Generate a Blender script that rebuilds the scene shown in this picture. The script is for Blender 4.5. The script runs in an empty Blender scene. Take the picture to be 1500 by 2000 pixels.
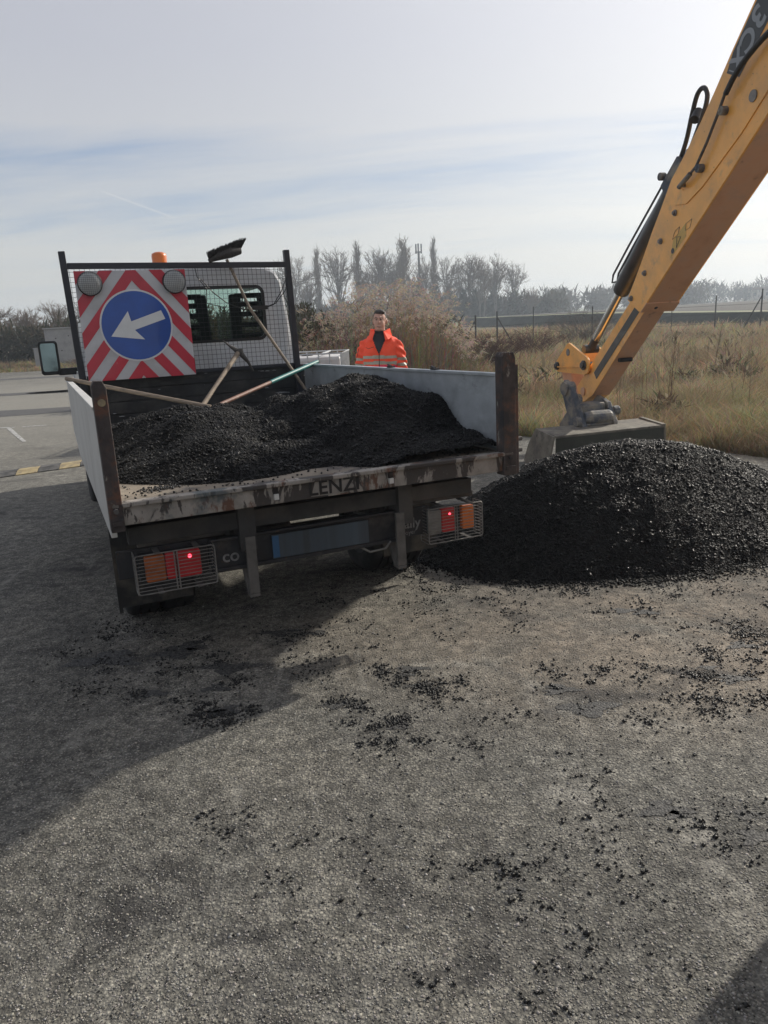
import bpy, bmesh, math, random
import numpy as np
from mathutils import Matrix, Vector
rng = np.random.default_rng(7); random.seed(7)
S = bpy.context.scene; COL = S.collection
# ------------------------------------------------------------------ camera
FPX = 1469.86
cd = bpy.data.cameras.new('camera'); cam = bpy.data.objects.new('camera', cd); COL.objects.link(cam)
cd.sensor_fit = 'HORIZONTAL'; cd.sensor_width = 36; cd.lens = 36*FPX/1500; cd.clip_end = 3000; cd.clip_start = .05
R_ = Vector((0.9986851, -0.0128772, -0.04962109)); U_ = Vector((0.05126475, 0.25085978, 0.96666504)); F_ = Vector((0, 0.96793778, -0.25119007))
cam.matrix_world = Matrix(((R_.x, U_.x, -F_.x, 0), (R_.y, U_.y, -F_.y, 0), (R_.z, U_.z, -F_.z, 1.65), (0, 0, 0, 1)))
S.camera = cam
# ------------------------------------------------------------------ sun, sky, exposure
SAZ, SEL = math.radians(52), math.radians(28.5)
sdir = Vector((math.sin(SAZ)*math.cos(SEL), math.cos(SAZ)*math.cos(SEL), math.sin(SEL)))
sl = bpy.data.lights.new('sun', 'SUN'); sl.energy = 4.9; sl.angle = math.radians(.7); sl.color = (1, .93, .82)
sun = bpy.data.objects.new('sun', sl); COL.objects.link(sun); sun.rotation_euler = sdir.to_track_quat('Z', 'Y').to_euler()
W = bpy.data.worlds.new('World'); S.world = W; W.use_nodes = True
wn, wl = W.node_tree.nodes, W.node_tree.links; wn.clear()
def wnode(t, **k):
    n = wn.new(t)
    for a, b in k.items(): setattr(n, a, b)
    return n
sky = wnode('ShaderNodeTexSky', sky_type='NISHITA', sun_disc=False, sun_elevation=SEL, sun_rotation=SAZ)
sky.dust_density = 2.5; sky.air_density = 1.0
bg1 = wnode('ShaderNodeBackground'); bg1.inputs[1].default_value = .075; wl.new(sky.outputs[0], bg1.inputs[0])
tc = wnode('ShaderNodeTexCoord'); sep = wnode('ShaderNodeSeparateXYZ'); wl.new(tc.outputs['Generated'], sep.inputs[0])
def wm(op, a, b=None, c=None, clamp=False):
    n = wnode('ShaderNodeMath', operation=op); n.use_clamp = clamp
    for i, q in enumerate((a, b, c)):
        if q is None: continue
        if isinstance(q, (int, float)): n.inputs[i].default_value = q
        else: wl.new(q, n.inputs[i])
    return n.outputs[0]
zc = wm('MAXIMUM', sep.outputs[2], 0.0); den = wm('ADD', zc, .11)
px_, py_ = wm('DIVIDE', sep.outputs[0], den), wm('DIVIDE', sep.outputs[1], den)
comb = wnode('ShaderNodeCombineXYZ'); wl.new(wm('MULTIPLY', px_, .32), comb.inputs[0]); wl.new(wm('ADD', wm('MULTIPLY', py_, 1.0), wm('MULTIPLY', px_, .14)), comb.inputs[1])
def wnoise(scale, det, rough, dist=0., off=0.):
    m = wnode('ShaderNodeMapping'); m.inputs[1].default_value = (off, off*.7, 0); wl.new(comb.outputs[0], m.inputs[0])
    n = wnode('ShaderNodeTexNoise'); n.inputs['Scale'].default_value = scale; n.inputs['Detail'].default_value = det
    n.inputs['Roughness'].default_value = rough; n.inputs['Distortion'].default_value = dist; wl.new(m.outputs[0], n.inputs[0]); return n.outputs[0]
def wramp(s, pts):
    r = wnode('ShaderNodeValToRGB'); e = r.color_ramp.elements
    while len(e) < len(pts): e.new(.5)
    for q, (p, c) in zip(e, pts): q.position = p; q.color = (*c, 1) if len(c) == 3 else c
    wl.new(s, r.inputs[0]); return r.outputs[0]
# clear-ish blue showing between veils, paler near the horizon
blue = wramp(zc, [(0, (.62, .65, .65)), (.06, (.48, .57, .67)), (.22, (.32, .42, .60)), (.6, (.33, .38, .50))])
white = wramp(zc, [(0, (.70, .70, .67)), (.10, (.69, .70, .70)), (.3, (.58, .59, .65)), (.7, (.49, .505, .58))])
n1 = wnoise(1.1, 8, .58, .5, 3.1); n2 = wnoise(3.2, 7, .62, .4, 8.0)
cf = wm('ADD', wm('MULTIPLY', n1, .72), wm('MULTIPLY', n2, .28))
bias = wramp(zc, [(0, (.62,)*3), (.07, (.56,)*3), (.125, (.45,)*3), (.185, (.40,)*3), (.225, (.63,)*3), (.8, (.64,)*3)]); cf = wm('ADD', cf, wm('SUBTRACT', bias, .5))
fac = wramp(cf, [(.32, (0.0,)*3), (.45, (.66,)*3), (.57, (1,)*3)])
mx = wnode('ShaderNodeMix', data_type='RGBA'); wl.new(fac, mx.inputs[0]); wl.new(blue, mx.inputs[6]); wl.new(white, mx.inputs[7])
CTN, CTC = (-.3788, .0300, -.9250), (-.2705, .9522, .1417)   # a short vapour trail
def wdot(v):
    q = wnode('ShaderNodeVectorMath', operation='DOT_PRODUCT'); wl.new(tc.outputs['Generated'], q.inputs[0]); q.inputs[1].default_value = v; return q.outputs['Value']
ct_ = wm('SUBTRACT', 1.0, wm('DIVIDE', wm('ABSOLUTE', wdot(CTN)), .0022), None, True); ce_ = wm('MULTIPLY', wm('SUBTRACT', wdot(CTC), math.cos(math.radians(2.6))), 2500., None, True)
mct = wnode('ShaderNodeMix', data_type='RGBA'); wl.new(wm('MULTIPLY', wm('MULTIPLY', ct_, ce_), .55), mct.inputs[0]); wl.new(mx.outputs[2], mct.inputs[6]); mct.inputs[7].default_value = (.72, .73, .75, 1); mx = mct
dt = wnode('ShaderNodeVectorMath', operation='DOT_PRODUCT'); wl.new(tc.outputs['Generated'], dt.inputs[0]); dt.inputs[1].default_value = sdir
dd = wm('MAXIMUM', dt.outputs['Value'], 0)
glow = wm('ADD', wm('MULTIPLY', wm('POWER', dd, 4), .78), wm('MULTIPLY', wm('POWER', dd, 40), 1.2))
gc = wnode('ShaderNodeMix', data_type='RGBA', blend_type='ADD'); gc.inputs[0].default_value = 1
gv = wnode('ShaderNodeMix', data_type='RGBA', blend_type='MULTIPLY'); gv.inputs[0].default_value = 1; gv.inputs[6].default_value = (1, .975, .93, 1)
wl.new(glow, gv.inputs[7]); wl.new(mx.outputs[2], gc.inputs[6]); wl.new(gv.outputs[2], gc.inputs[7])
bg2 = wnode('ShaderNodeBackground'); bg2.inputs[1].default_value = 1.0; wl.new(gc.outputs[2], bg2.inputs[0])
ms = wnode('ShaderNodeMixShader'); ms.inputs[0].default_value = .82; wl.new(bg1.outputs[0], ms.inputs[1]); wl.new(bg2.outputs[0], ms.inputs[2])
wo = wnode('ShaderNodeOutputWorld'); wl.new(ms.outputs[0], wo.inputs[0])
S.view_settings.view_transform = 'Standard'; S.view_settings.look = 'None'; S.view_settings.gamma = 1; S.view_settings.exposure = 0
S.render.engine = 'CYCLES'; S.cycles.max_bounces = 6; S.cycles.transparent_max_bounces = 12; S.cycles.volume_bounces = 0
S.cycles.sample_clamp_indirect = 4; S.cycles.sample_clamp_direct = 12
# ------------------------------------------------------------------ helpers
class MB:
    def __init__(s): s.v = []; s.f = []
    def add(s, v, f):
        n = len(s.v); s.v += [tuple(q) for q in v]; s.f += [tuple(i+n for i in q) for q in f]; return s
    def box(s, a, b, M=None):
        (x0, y0, z0), (x1, y1, z1) = a, b
        v = [(x0,y0,z0),(x1,y0,z0),(x1,y1,z0),(x0,y1,z0),(x0,y0,z1),(x1,y0,z1),(x1,y1,z1),(x0,y1,z1)]
        if M is not None: v = [tuple(M @ Vector(q)) for q in v]
        return s.add(v, [(0,3,2,1),(4,5,6,7),(0,1,5,4),(1,2,6,5),(2,3,7,6),(3,0,4,7)])
    def beam(s, p, q, w, h, up=(0,0,1)):
        p, q = Vector(p), Vector(q); d = (q-p).normalized(); x = d.cross(Vector(up))
        if x.length < 1e-3: x = d.cross(Vector((1,0,0)))
        x.normalize(); y = x.cross(d); v = []
        for c in (p, q):
            for a, b in ((-1,-1),(1,-1),(1,1),(-1,1)): v.append(c+x*a*w/2+y*b*h/2)
        return s.add(v, [(0,1,2,3),(7,6,5,4),(0,4,5,1),(1,5,6,2),(2,6,7,3),(3,7,4,0)])
    def tube(s, pts, r, n=8, cap=True):
        pts = [Vector(p) for p in pts]; rs = r if isinstance(r, (list, tuple)) else [r]*len(pts)
        N = len(s.v); ref = None
        for i, p in enumerate(pts):
            t = (pts[min(i+1, len(pts)-1)]-pts[max(i-1, 0)]).normalized()
            if ref is None: ref = t.orthogonal().normalized()
            ref = (ref-t*ref.dot(t)).normalized(); b = t.cross(ref)
            for k in range(n):
                a = 2*math.pi*k/n; s.v.append(tuple(p+(ref*math.cos(a)+b*math.sin(a))*rs[i]))
        for i in range(len(pts)-1):
            for k in range(n):
                a, b = N+i*n+k, N+i*n+(k+1) % n; s.f.append((a, b, b+n, a+n))
        if cap: s.f.append(tuple(N+k for k in reversed(range(n)))); s.f.append(tuple(N+(len(pts)-1)*n+k for k in range(n)))
        return s
    def cyl(s, p, q, r, n=16): return s.tube([p, q], r, n)
    def prism(s, poly, fn, a, b):   # poly 2D, fn(u,v,t)->3D, from t=a to t=b
        n = len(poly); v = [fn(u, w, a) for u, w in poly]+[fn(u, w, b) for u, w in poly]
        return s.add(v, [tuple(reversed(range(n))), tuple(range(n, 2*n))]+[(i, (i+1) % n, n+(i+1) % n, n+i) for i in range(n)])
    def lathe(s, prof, n=24, M=None):   # profile (r,z) round Z
        v = []
        for r, z in prof:
            for k in range(n):
                a = 2*math.pi*k/n; q = Vector((r*math.cos(a), r*math.sin(a), z)); v.append(tuple(M @ q) if M is not None else tuple(q))
        f = [(i*n+k, i*n+(k+1) % n, (i+1)*n+(k+1) % n, (i+1)*n+k) for i in range(len(prof)-1) for k in range(n)]
        return s.add(v, f)
    def build(s, name, mat, parent=None, smooth=False, bevel=0, kind=None, fix=True):
        me = bpy.data.meshes.new(name); me.from_pydata([tuple(q) for q in s.v], [], s.f)
        if fix:
            bm = bmesh.new(); bm.from_mesh(me); bmesh.ops.recalc_face_normals(bm, faces=bm.faces); bm.to_mesh(me); bm.free()
        return link(name, me, mat, parent, smooth, bevel, kind)
def link(name, me, mat, parent=None, smooth=False, bevel=0, kind=None):
    if mat is not None and not me.materials: me.materials.append(mat)
    if smooth: me.polygons.foreach_set('use_smooth', [True]*len(me.polygons))
    o = bpy.data.objects.new(name, me); COL.objects.link(o); o.parent = parent
    if bevel:
        m = o.modifiers.new('bevel', 'BEVEL'); m.width = bevel; m.segments = 2; m.limit_method = 'ANGLE'; m.angle_limit = .7
    if smooth and len(me.polygons) < 4000:
        m = o.modifiers.new('split', 'EDGE_SPLIT'); m.split_angle = .9
    if kind: o['kind'] = kind
    return o
def empty(name, M=None, label=None, cat=None, group=None):
    o = bpy.data.objects.new(name, None); COL.objects.link(o); o.empty_display_size = .1
    if M is not None: o.matrix_world = M
    return tag(o, label, cat, group)
def tag(o, label=None, cat=None, group=None, kind=None):
    for k, q in (('label', label), ('category', cat), ('group', group), ('kind', kind)):
        if q: o[k] = q
    return o
def npmesh(name, v, f, mat, parent=None, kind=None, color=None, smooth=False):   # numpy verts (n,3), faces (m,k)
    me = bpy.data.meshes.new(name); v = np.asarray(v, np.float32); f = np.asarray(f, np.int32); k = f.shape[1]
    me.vertices.add(len(v)); me.vertices.foreach_set('co', v.ravel()); me.loops.add(f.size); me.loops.foreach_set('vertex_index', f.ravel())
    me.polygons.add(len(f)); me.polygons.foreach_set('loop_start', np.arange(0, f.size, k, dtype=np.int32)); me.polygons.foreach_set('loop_total', np.full(len(f), k, np.int32))
    if smooth: me.polygons.foreach_set('use_smooth', np.ones(len(f), bool))
    me.update(calc_edges=True)
    if color is not None:
        a = me.color_attributes.new('tone', 'FLOAT_COLOR', 'POINT'); c = np.ones((len(v), 4), np.float32); c[:, :3] = color; a.data.foreach_set('color', c.ravel())
    return link(name, me, mat, parent, False, 0, kind)
def text_mesh(txt, size, M, name, mat, parent, extr=.001, shear=0, bold=0, spacing=1.0):
    cu = bpy.data.curves.new('t', 'FONT'); cu.body = txt; cu.size = size; cu.extrude = extr; cu.align_x = 'CENTER'; cu.align_y = 'CENTER'; cu.shear = shear; cu.offset = bold; cu.space_character = spacing
    o = bpy.data.objects.new('t', cu); COL.objects.link(o); bpy.context.view_layer.update()
    me = bpy.data.meshes.new_from_object(o.evaluated_get(bpy.context.evaluated_depsgraph_get())); bpy.data.objects.remove(o); bpy.data.curves.remove(cu)
    me.transform(M); me.materials.clear(); return link(name, me, mat, parent)
def smooth_path(p, k=5):   # Catmull-Rom through the points
    p = [Vector(q) for q in p]; out = []
    for i in range(len(p)-1):
        a, b, c, d = p[max(i-1, 0)], p[i], p[i+1], p[min(i+2, len(p)-1)]
        for j in range(k): t = j/k; out.append(.5*((2*b)+(c-a)*t+(2*a-5*b+4*c-d)*t*t+(3*b-a-3*c+d)*t**3))
    return out+[p[-1]]
# ------------------------------------------------------------------ materials
def P(name, col, rough=.6, metal=0, spec=.5, var=None, bump=None, layers=(), coat=0, trans=0, emit=None, alpha=None, attr=None):
    m = bpy.data.materials.new(name); m.use_nodes = True; t = m.node_tree; n, l = t.nodes, t.links; b = n['Principled BSDF']
    b.inputs['Base Color'].default_value = (*col, 1); b.inputs['Roughness'].default_value = rough; b.inputs['Metallic'].default_value = metal
    b.inputs['Specular IOR Level'].default_value = spec; b.inputs['Coat Weight'].default_value = coat; b.inputs['Transmission Weight'].default_value = trans
    if emit: b.inputs['Emission Color'].default_value = (*emit[0], 1); b.inputs['Emission Strength'].default_value = emit[1]
    tcn = n.new('ShaderNodeTexCoord'); src = None
    def noise(scale, det=4, rgh=.55, st=(1, 1, 1), dist=0, tex='noise'):
        mp = n.new('ShaderNodeMapping'); mp.inputs[3].default_value = st; l.new(tcn.outputs['Object'], mp.inputs[0])
        if tex == 'voronoi':
            q = n.new('ShaderNodeTexVoronoi'); q.inputs['Scale'].default_value = scale; l.new(mp.outputs[0], q.inputs[0]); return q.outputs['Distance']
        q = n.new('ShaderNodeTexNoise'); q.inputs['Scale'].default_value = scale; q.inputs['Detail'].default_value = det; q.inputs['Roughness'].default_value = rgh; q.inputs['Distortion'].default_value = dist
        l.new(mp.outputs[0], q.inputs[0]); return q.outputs['Fac']
    def ramp(s, a, c, ca=0, cb=1):
        r = n.new('ShaderNodeMapRange'); r.inputs[1].default_value = a; r.inputs[2].default_value = c; r.inputs[3].default_value = ca; r.inputs[4].default_value = cb; l.new(s, r.inputs[0]); return r.outputs[0]
    def mix(f, a, c, mode='MIX'):
        q = n.new('ShaderNodeMix'); q.data_type = 'RGBA'; q.blend_type = mode
        for i, z in ((0, f), (6, a), (7, c)):
            if isinstance(z, (int, float)): q.inputs[i].default_value = z
            elif isinstance(z, tuple): q.inputs[i].default_value = (*z, 1)
            else: l.new(z, q.inputs[i])
        return q.outputs[2]
    cur = col
    if attr:
        a = n.new('ShaderNodeAttribute'); a.attribute_name = 'tone'; cur = a.outputs['Color']
    if var:   # (scale, amount, stretch)
        v_ = ramp(noise(var[0], 5, .6, var[2] if len(var) > 2 else (1, 1, 1)), .3, .7, 1-var[1], 1+var[1])
        cur = mix(1.0, cur, v_, 'MULTIPLY')
    rg = None
    for ly in layers:   # dict(col, scale, lo, hi, st, rough, dist, det)
        f_ = ramp(noise(ly.get('scale', 4), ly.get('det', 6), ly.get('rgh', .65), ly.get('st', (1, 1, 1)), ly.get('dist', 0)), ly['lo'], ly['hi'], 0, ly.get('amt', 1))
        cur = mix(f_, cur, ly['col'])
        if 'rough' in ly:
            r0 = n.new('ShaderNodeMix'); r0.data_type = 'FLOAT'; l.new(f_, r0.inputs[0])
            if rg is None: r0.inputs[2].default_value = rough
            else: l.new(rg, r0.inputs[2])
            r0.inputs[3].default_value = ly['rough']; rg = r0.outputs[0]
    if not isinstance(cur, tuple): l.new(cur, b.inputs['Base Color'])
    if rg is not None: l.new(rg, b.inputs['Roughness'])
    if bump:
        hs = None
        for bs in (bump if isinstance(bump, list) else [bump]):   # (scale, strength, dist, tex)
            h = noise(bs[0], 4, .6, (1, 1, 1), 0, bs[3] if len(bs) > 3 else 'noise')
            bn = n.new('ShaderNodeBump'); bn.inputs['Strength'].default_value = bs[1]; bn.inputs['Distance'].default_value = bs[2]; l.new(h, bn.inputs['Height'])
            if hs is not None: l.new(hs, bn.inputs['Normal'])
            hs = bn.outputs[0]
        l.new(hs, b.inputs['Normal'])
    return m
DUST = (.20, .17, .14)
M = {}
M['asph_black'] = P('bitumen', (.005, .005, .0055), .6, spec=.12, var=(60, .5), bump=(220, .7, .004), layers=[dict(col=(.010, .010, .010), scale=14, lo=.5, hi=.66, rough=.36)])
M['grain'] = P('bitumen_grain', (.005, .005, .0055), .30, spec=.20, var=(60, .5), bump=(260, .5, .003), layers=[dict(col=(.013, .013, .013), scale=9, lo=.42, hi=.6, rough=.6)])
M['crumb'] = P('bitumen_crumb', (.010, .010, .010), .42, spec=.35, var=(60, .5))
M['pebble'] = P('pebble', (.15, .14, .13), .8, attr=True)
M['dark_steel'] = P('dark_steel', (.018, .019, .022), .55, spec=.4, var=(8, .4), bump=(60, .2, .002), layers=[dict(col=(.07, .06, .055), scale=7, lo=.55, hi=.75), dict(col=(.09, .05, .03), scale=18, lo=.62, hi=.72)])
M['chassis'] = P('chassis_grime', (.028, .028, .028), .8, var=(5, .5), bump=(80, .3, .002), layers=[dict(col=(.075, .066, .058), scale=3, lo=.45, hi=.7)])
M['frame_paint'] = P('frame_paint', (.016, .018, .026), .45, spec=.5, var=(9, .3), layers=[dict(col=(.06, .045, .04), scale=22, lo=.63, hi=.72)])
M['bracket'] = P('bracket_steel', (.095, .09, .084), .75, var=(10, .35), bump=(90, .3, .002), layers=[dict(col=(.05, .045, .04), scale=9, lo=.5, hi=.72)])
M['tail_beam'] = P('worn_beam_paint', (.25, .23, .205), .7, var=(14, .25), bump=(60, .4, .003), layers=[
    dict(col=(.042, .036, .033), scale=5.2, lo=.505, hi=.53, st=(1, 1, .35), dist=.6), dict(col=(.11, .055, .035), scale=11, lo=.58, hi=.64, st=(1, 1, .4)), dict(col=(.05, .042, .038), scale=26, lo=.58, hi=.62, st=(1, 1, .3)), dict(col=(.055, .075, .085), scale=1.4, lo=.56, hi=.60, amt=.8), dict(col=(.3, .3, .28), scale=26, lo=.68, hi=.72, amt=.6)])
M['patch'] = P('old_paint', (.22, .205, .185), .7, var=(20, .2), layers=[dict(col=(.08, .065, .055), scale=22, lo=.56, hi=.62)])
M['post'] = P('rusty_post', (.045, .036, .034), .75, var=(16, .45), bump=(70, .5, .003), layers=[
    dict(col=(.11, .05, .03), scale=9, lo=.5, hi=.62), dict(col=(.22, .21, .18), scale=13, lo=.61, hi=.66, st=(1, 1, .4)), dict(col=(.02, .02, .022), scale=5, lo=.55, hi=.62)])
M['alu'] = P('aluminium_panel', (.42, .46, .49), .42, metal=.35, var=(3, .2, (1, 1, 2)), bump=[(3, .3, .02), (11, .2, .006)], layers=[dict(col=(.03, .03, .03), scale=2.2, lo=.56, hi=.75, st=(1, .6, 1), rough=.8, amt=.6), 
    dict(col=(.20, .22, .24), scale=2.5, lo=.45, hi=.75, amt=.7), dict(col=(.10, .095, .09), scale=8, lo=.62, hi=.75, st=(1, .5, 1), rough=.8, amt=.7), dict(col=(.5, .5, .5), scale=55, lo=.72, hi=.76, amt=.5)])
M['alu_out'] = P('panel_outside', (.50, .50, .48), .55, var=(3, .1), layers=[dict(col=(.25, .23, .2), scale=5, lo=.58, hi=.75, amt=.7)])
M['floor'] = P('bed_floor_dusty', (.19, .16, .125), .85, var=(5, .3, (1, 1, 1)), bump=(70, .4, .003), layers=[dict(col=(.07, .062, .058), scale=3.1, lo=.52, hi=.62), dict(col=(.02, .02, .02), scale=9, lo=.62, hi=.68)])
M['board'] = P('black_headboard', (.016, .018, .021), .5, spec=.4, var=(7, .5), bump=(50, .3, .003), layers=[dict(col=(.06, .055, .05), scale=5, lo=.55, hi=.7, st=(1, 1, 3), amt=.8), dict(col=(.4, .42, .44), scale=15, lo=.655, hi=.68, st=(.35, 1, 2.2)), dict(col=(.12, .115, .105), scale=2.6, lo=.5, hi=.72, amt=.5)])
M['white'] = P('cab_white', (.62, .64, .66), .35, coat=.3, var=(2, .06), layers=[dict(col=(.33, .31, .28), scale=3, lo=.55, hi=.85, amt=.5)])
M['rubber'] = P('rubber', (.014, .014, .015), .75, var=(20, .3), bump=(60, .3, .003), layers=[dict(col=(.06, .055, .05), scale=6, lo=.5, hi=.75)])
M['rim'] = P('wheel_rim', (.09, .09, .09), .6, metal=.3, var=(10, .3))
M['blackplastic'] = P('black_plastic', (.012, .012, .013), .4, var=(10, .3))
M['seat'] = P('seat_fabric', (.02, .022, .025), .9, var=(30, .3))
def glass(name, col, rough, mixf):
    m = bpy.data.materials.new(name); m.use_nodes = True; n, l = m.node_tree.nodes, m.node_tree.links; n.clear()
    tr = n.new('ShaderNodeBsdfTransparent'); tr.inputs[0].default_value = (*col, 1); gl = n.new('ShaderNodeBsdfGlossy'); gl.inputs['Roughness'].default_value = rough
    fr = n.new('ShaderNodeFresnel'); fr.inputs[0].default_value = 1.5; ad = n.new('ShaderNodeMath'); ad.operation = 'ADD'; ad.inputs[1].default_value = mixf; l.new(fr.outputs[0], ad.inputs[0])
    mx_ = n.new('ShaderNodeMixShader'); l.new(ad.outputs[0], mx_.inputs[0]); l.new(tr.outputs[0], mx_.inputs[1]); l.new(gl.outputs[0], mx_.inputs[2])
    o = n.new('ShaderNodeOutputMaterial'); l.new(mx_.outputs[0], o.inputs[0]); return m
M['glass'] = glass('cab_glass', (.66, .78, .73), .03, .0)
M['mirror'] = P('mirror_glass', (.17, .23, .25), .08, metal=1, var=(4, .2))
M['red'] = P('sign_red', (.44, .022, .045), .45, coat=.3, var=(6, .12), layers=[dict(col=(.6, .45, .43), scale=45, lo=.69, hi=.73, amt=.6), dict(col=(.10, .03, .03), scale=5, lo=.55, hi=.8, amt=.5), dict(col=(.02, .02, .02), scale=60, lo=.70, hi=.72)])
M['signwhite'] = P('sign_white', (.47, .48, .50), .45, coat=.2, var=(4, .1), layers=[dict(col=(.2, .19, .18), scale=3.5, lo=.52, hi=.8, amt=.65), dict(col=(.03, .03, .03), scale=60, lo=.70, hi=.72)])
M['signblue'] = P('sign_blue', (.008, .065, .32), .4, coat=.4, var=(5, .2), layers=[dict(col=(.3, .4, .6), scale=30, lo=.70, hi=.735, amt=.7, st=(1, 1, .5))])
M['arrow'] = P('arrow_white', (.60, .62, .63), .45, coat=.2, var=(9, .06))
M['lamp_grey'] = P('lamp_lens_grey', (.42, .44, .44), .4, coat=.5, var=(10, .15), bump=(120, .4, .002, 'voronoi'))
M['amber'] = P('amber_lens', (.62, .14, .012), .3, coat=.5, trans=.15, bump=(90, .3, .002, 'voronoi'))
M['amber_dim'] = P('amber_lens_dusty', (.33, .085, .02), .5, coat=.2, var=(20, .3), bump=(90, .3, .002, 'voronoi'))
M['redlens'] = P('red_lens', (.26, .012, .014), .35, coat=.4, var=(20, .2), bump=(90, .3, .002, 'voronoi'), emit=((.9, .01, .02), .04))
M['redlit'] = P('red_bulb_lit', (.8, .02, .03), .3, emit=((1, .06, .10), 5))
M['clearlens'] = P('clear_lens', (.16, .16, .15), .4, var=(20, .3), bump=(90, .3, .002, 'voronoi'))
M['cage'] = P('cage_wire', (.15, .145, .135), .6, metal=.2, var=(30, .3))
M['plate'] = P('plate_blurred', (.045, .065, .085), .5, var=(9, .25, (1, 1, .05)), layers=[dict(col=(.025, .03, .036), scale=14, lo=.40, hi=.75, st=(1, 1, .02), amt=.9)])
M['plateblue'] = P('plate_blue', (.02, .075, .16), .5)
M['ink'] = P('black_ink', (.008, .008, .009), .6)
M['greyink'] = P('grey_ink', (.17, .17, .17), .7, var=(30, .4))
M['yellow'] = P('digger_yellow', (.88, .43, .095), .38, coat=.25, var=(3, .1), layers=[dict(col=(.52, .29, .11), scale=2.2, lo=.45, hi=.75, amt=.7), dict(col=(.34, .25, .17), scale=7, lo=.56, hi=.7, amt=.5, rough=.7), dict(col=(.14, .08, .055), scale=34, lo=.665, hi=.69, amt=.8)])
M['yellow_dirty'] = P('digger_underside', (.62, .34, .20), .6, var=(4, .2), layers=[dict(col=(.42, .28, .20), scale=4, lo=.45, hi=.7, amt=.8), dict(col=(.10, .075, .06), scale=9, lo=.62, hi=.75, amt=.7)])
M['cylblack'] = P('cylinder_black', (.035, .038, .040), .35, coat=.2, var=(8, .3), layers=[dict(col=(.10, .09, .08), scale=5, lo=.58, hi=.8, amt=.5)])
M['chrome'] = P('chrome_rod', (.62, .60, .57), .16, metal=1, var=(8, .12))
M['hose'] = P('hose_rubber', (.025, .025, .026), .55, bump=(150, .4, .002))
M['pin'] = P('pin_steel', (.20, .19, .18), .6, metal=.4, var=(20, .3))
M['hitch'] = P('hitch_blue_grey', (.06, .072, .092), .65, var=(8, .35), bump=(40, .4, .004), layers=[dict(col=(.22, .20, .165), scale=6, lo=.44, hi=.60), dict(col=(.025, .025, .03), scale=5, lo=.6, hi=.7)])
M['mud'] = P('muddy_steel', (.17, .155, .125), .85, var=(6, .3), bump=(30, .6, .006), layers=[dict(col=(.10, .09, .078), scale=7, lo=.46, hi=.62), dict(col=(.05, .045, .04), scale=22, lo=.6, hi=.68)])
M['bkdark'] = P('bucket_dark', (.026, .028, .020), .7, var=(5, .3), bump=(30, .3, .003), layers=[dict(col=(.10, .09, .07), scale=3, lo=.55, hi=.8, amt=.5)])
M['decal'] = P('decal_yellow', (.55, .36, .10), .5, layers=[dict(col=(.35, .22, .1), scale=30, lo=.55, hi=.7)])
M['decal_dark'] = P('decal_dark', (.055, .06, .065), .5)
M['decal_grey'] = P('decal_grey', (.26, .28, .30), .5)
M['wood'] = P('tool_wood', (.22, .175, .13), .75, var=(14, .3, (1, 1, 8)), bump=(60, .3, .001), layers=[dict(col=(.12, .10, .085), scale=8, lo=.5, hi=.75)])
M['woodred'] = P('red_brown_handle', (.16, .075, .05), .6, var=(14, .3), layers=[dict(col=(.25, .2, .16), scale=12, lo=.55, hi=.7)])
M['teal'] = P('teal_grip', (.012, .13, .125), .5, var=(10, .2))
M['bristle'] = P('bristle', (.035, .032, .03), .8, var=(60, .5))
M['tool_steel'] = P('tool_steel', (.08, .075, .07), .6, metal=.3, var=(20, .4))
M['orange'] = P('hivis_orange', (1.0, .10, .04), .7, bump=[(6, .35, .03), (22, .25, .01)])
M['pink'] = P('hivis_pink', (.85, .045, .12), .8)
M['reflect'] = P('reflective_band', (.38, .37, .30), .5, var=(30, .1))
M['skin'] = P('skin', (.50, .29, .22), .55, var=(12, .12))
M['beard'] = P('stubble', (.25, .15, .12), .7)
M['hair'] = P('dark_hair', (.045, .038, .034), .7, var=(60, .5), bump=(120, .6, .004))
M['fleece'] = P('dark_fleece', (.022, .026, .032), .9)
M['trousers'] = P('work_trousers', (.03, .035, .05), .9, var=(6, .2))
M['ibc'] = P('ibc_plastic', (.55, .54, .53), .5, var=(2, .12), layers=[dict(col=(.35, .3, .28), scale=2, lo=.5, hi=.8, amt=.5)])
M['galv'] = P('galvanised', (.45, .46, .47), .4, metal=.5, var=(15, .15))
M['concrete'] = P('concrete_box', (.30, .30, .30), .85, var=(4, .12), layers=[dict(col=(.18, .17, .165), scale=2.4, lo=.55, hi=.75, amt=.7), dict(col=(.28, .21, .16), scale=1.2, lo=.6, hi=.8, amt=.5)])
M['bump_yellow'] = P('bump_yellow', (.33, .265, .145), .8, var=(14, .25), bump=(60, .4, .004), layers=[dict(col=(.14, .12, .10), scale=9, lo=.5, hi=.7)])
M['bump_black'] = P('bump_black', (.05, .05, .05), .8, var=(14, .3), bump=(60, .4, .004), layers=[dict(col=(.14, .135, .125), scale=8, lo=.45, hi=.7)])
M['leafattr'] = P('dry_vegetation', (.2, .2, .1), .8, spec=.2, attr=True)
_m = M['leafattr']; _n, _l = _m.node_tree.nodes, _m.node_tree.links; _tr = _n.new('ShaderNodeBsdfTranslucent'); _at = _n.new('ShaderNodeAttribute'); _at.attribute_name = 'tone'; _l.new(_at.outputs['Color'], _tr.inputs[0])
_mx = _n.new('ShaderNodeMixShader'); _mx.inputs[0].default_value = .42; _l.new(_n['Principled BSDF'].outputs[0], _mx.inputs[1]); _l.new(_tr.outputs[0], _mx.inputs[2]); _l.new(_mx.outputs[0], _n['Material Output'].inputs[0])
M['bark'] = P('bark', (.10, .085, .072), .9, spec=.2, var=(.8, .25))
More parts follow.
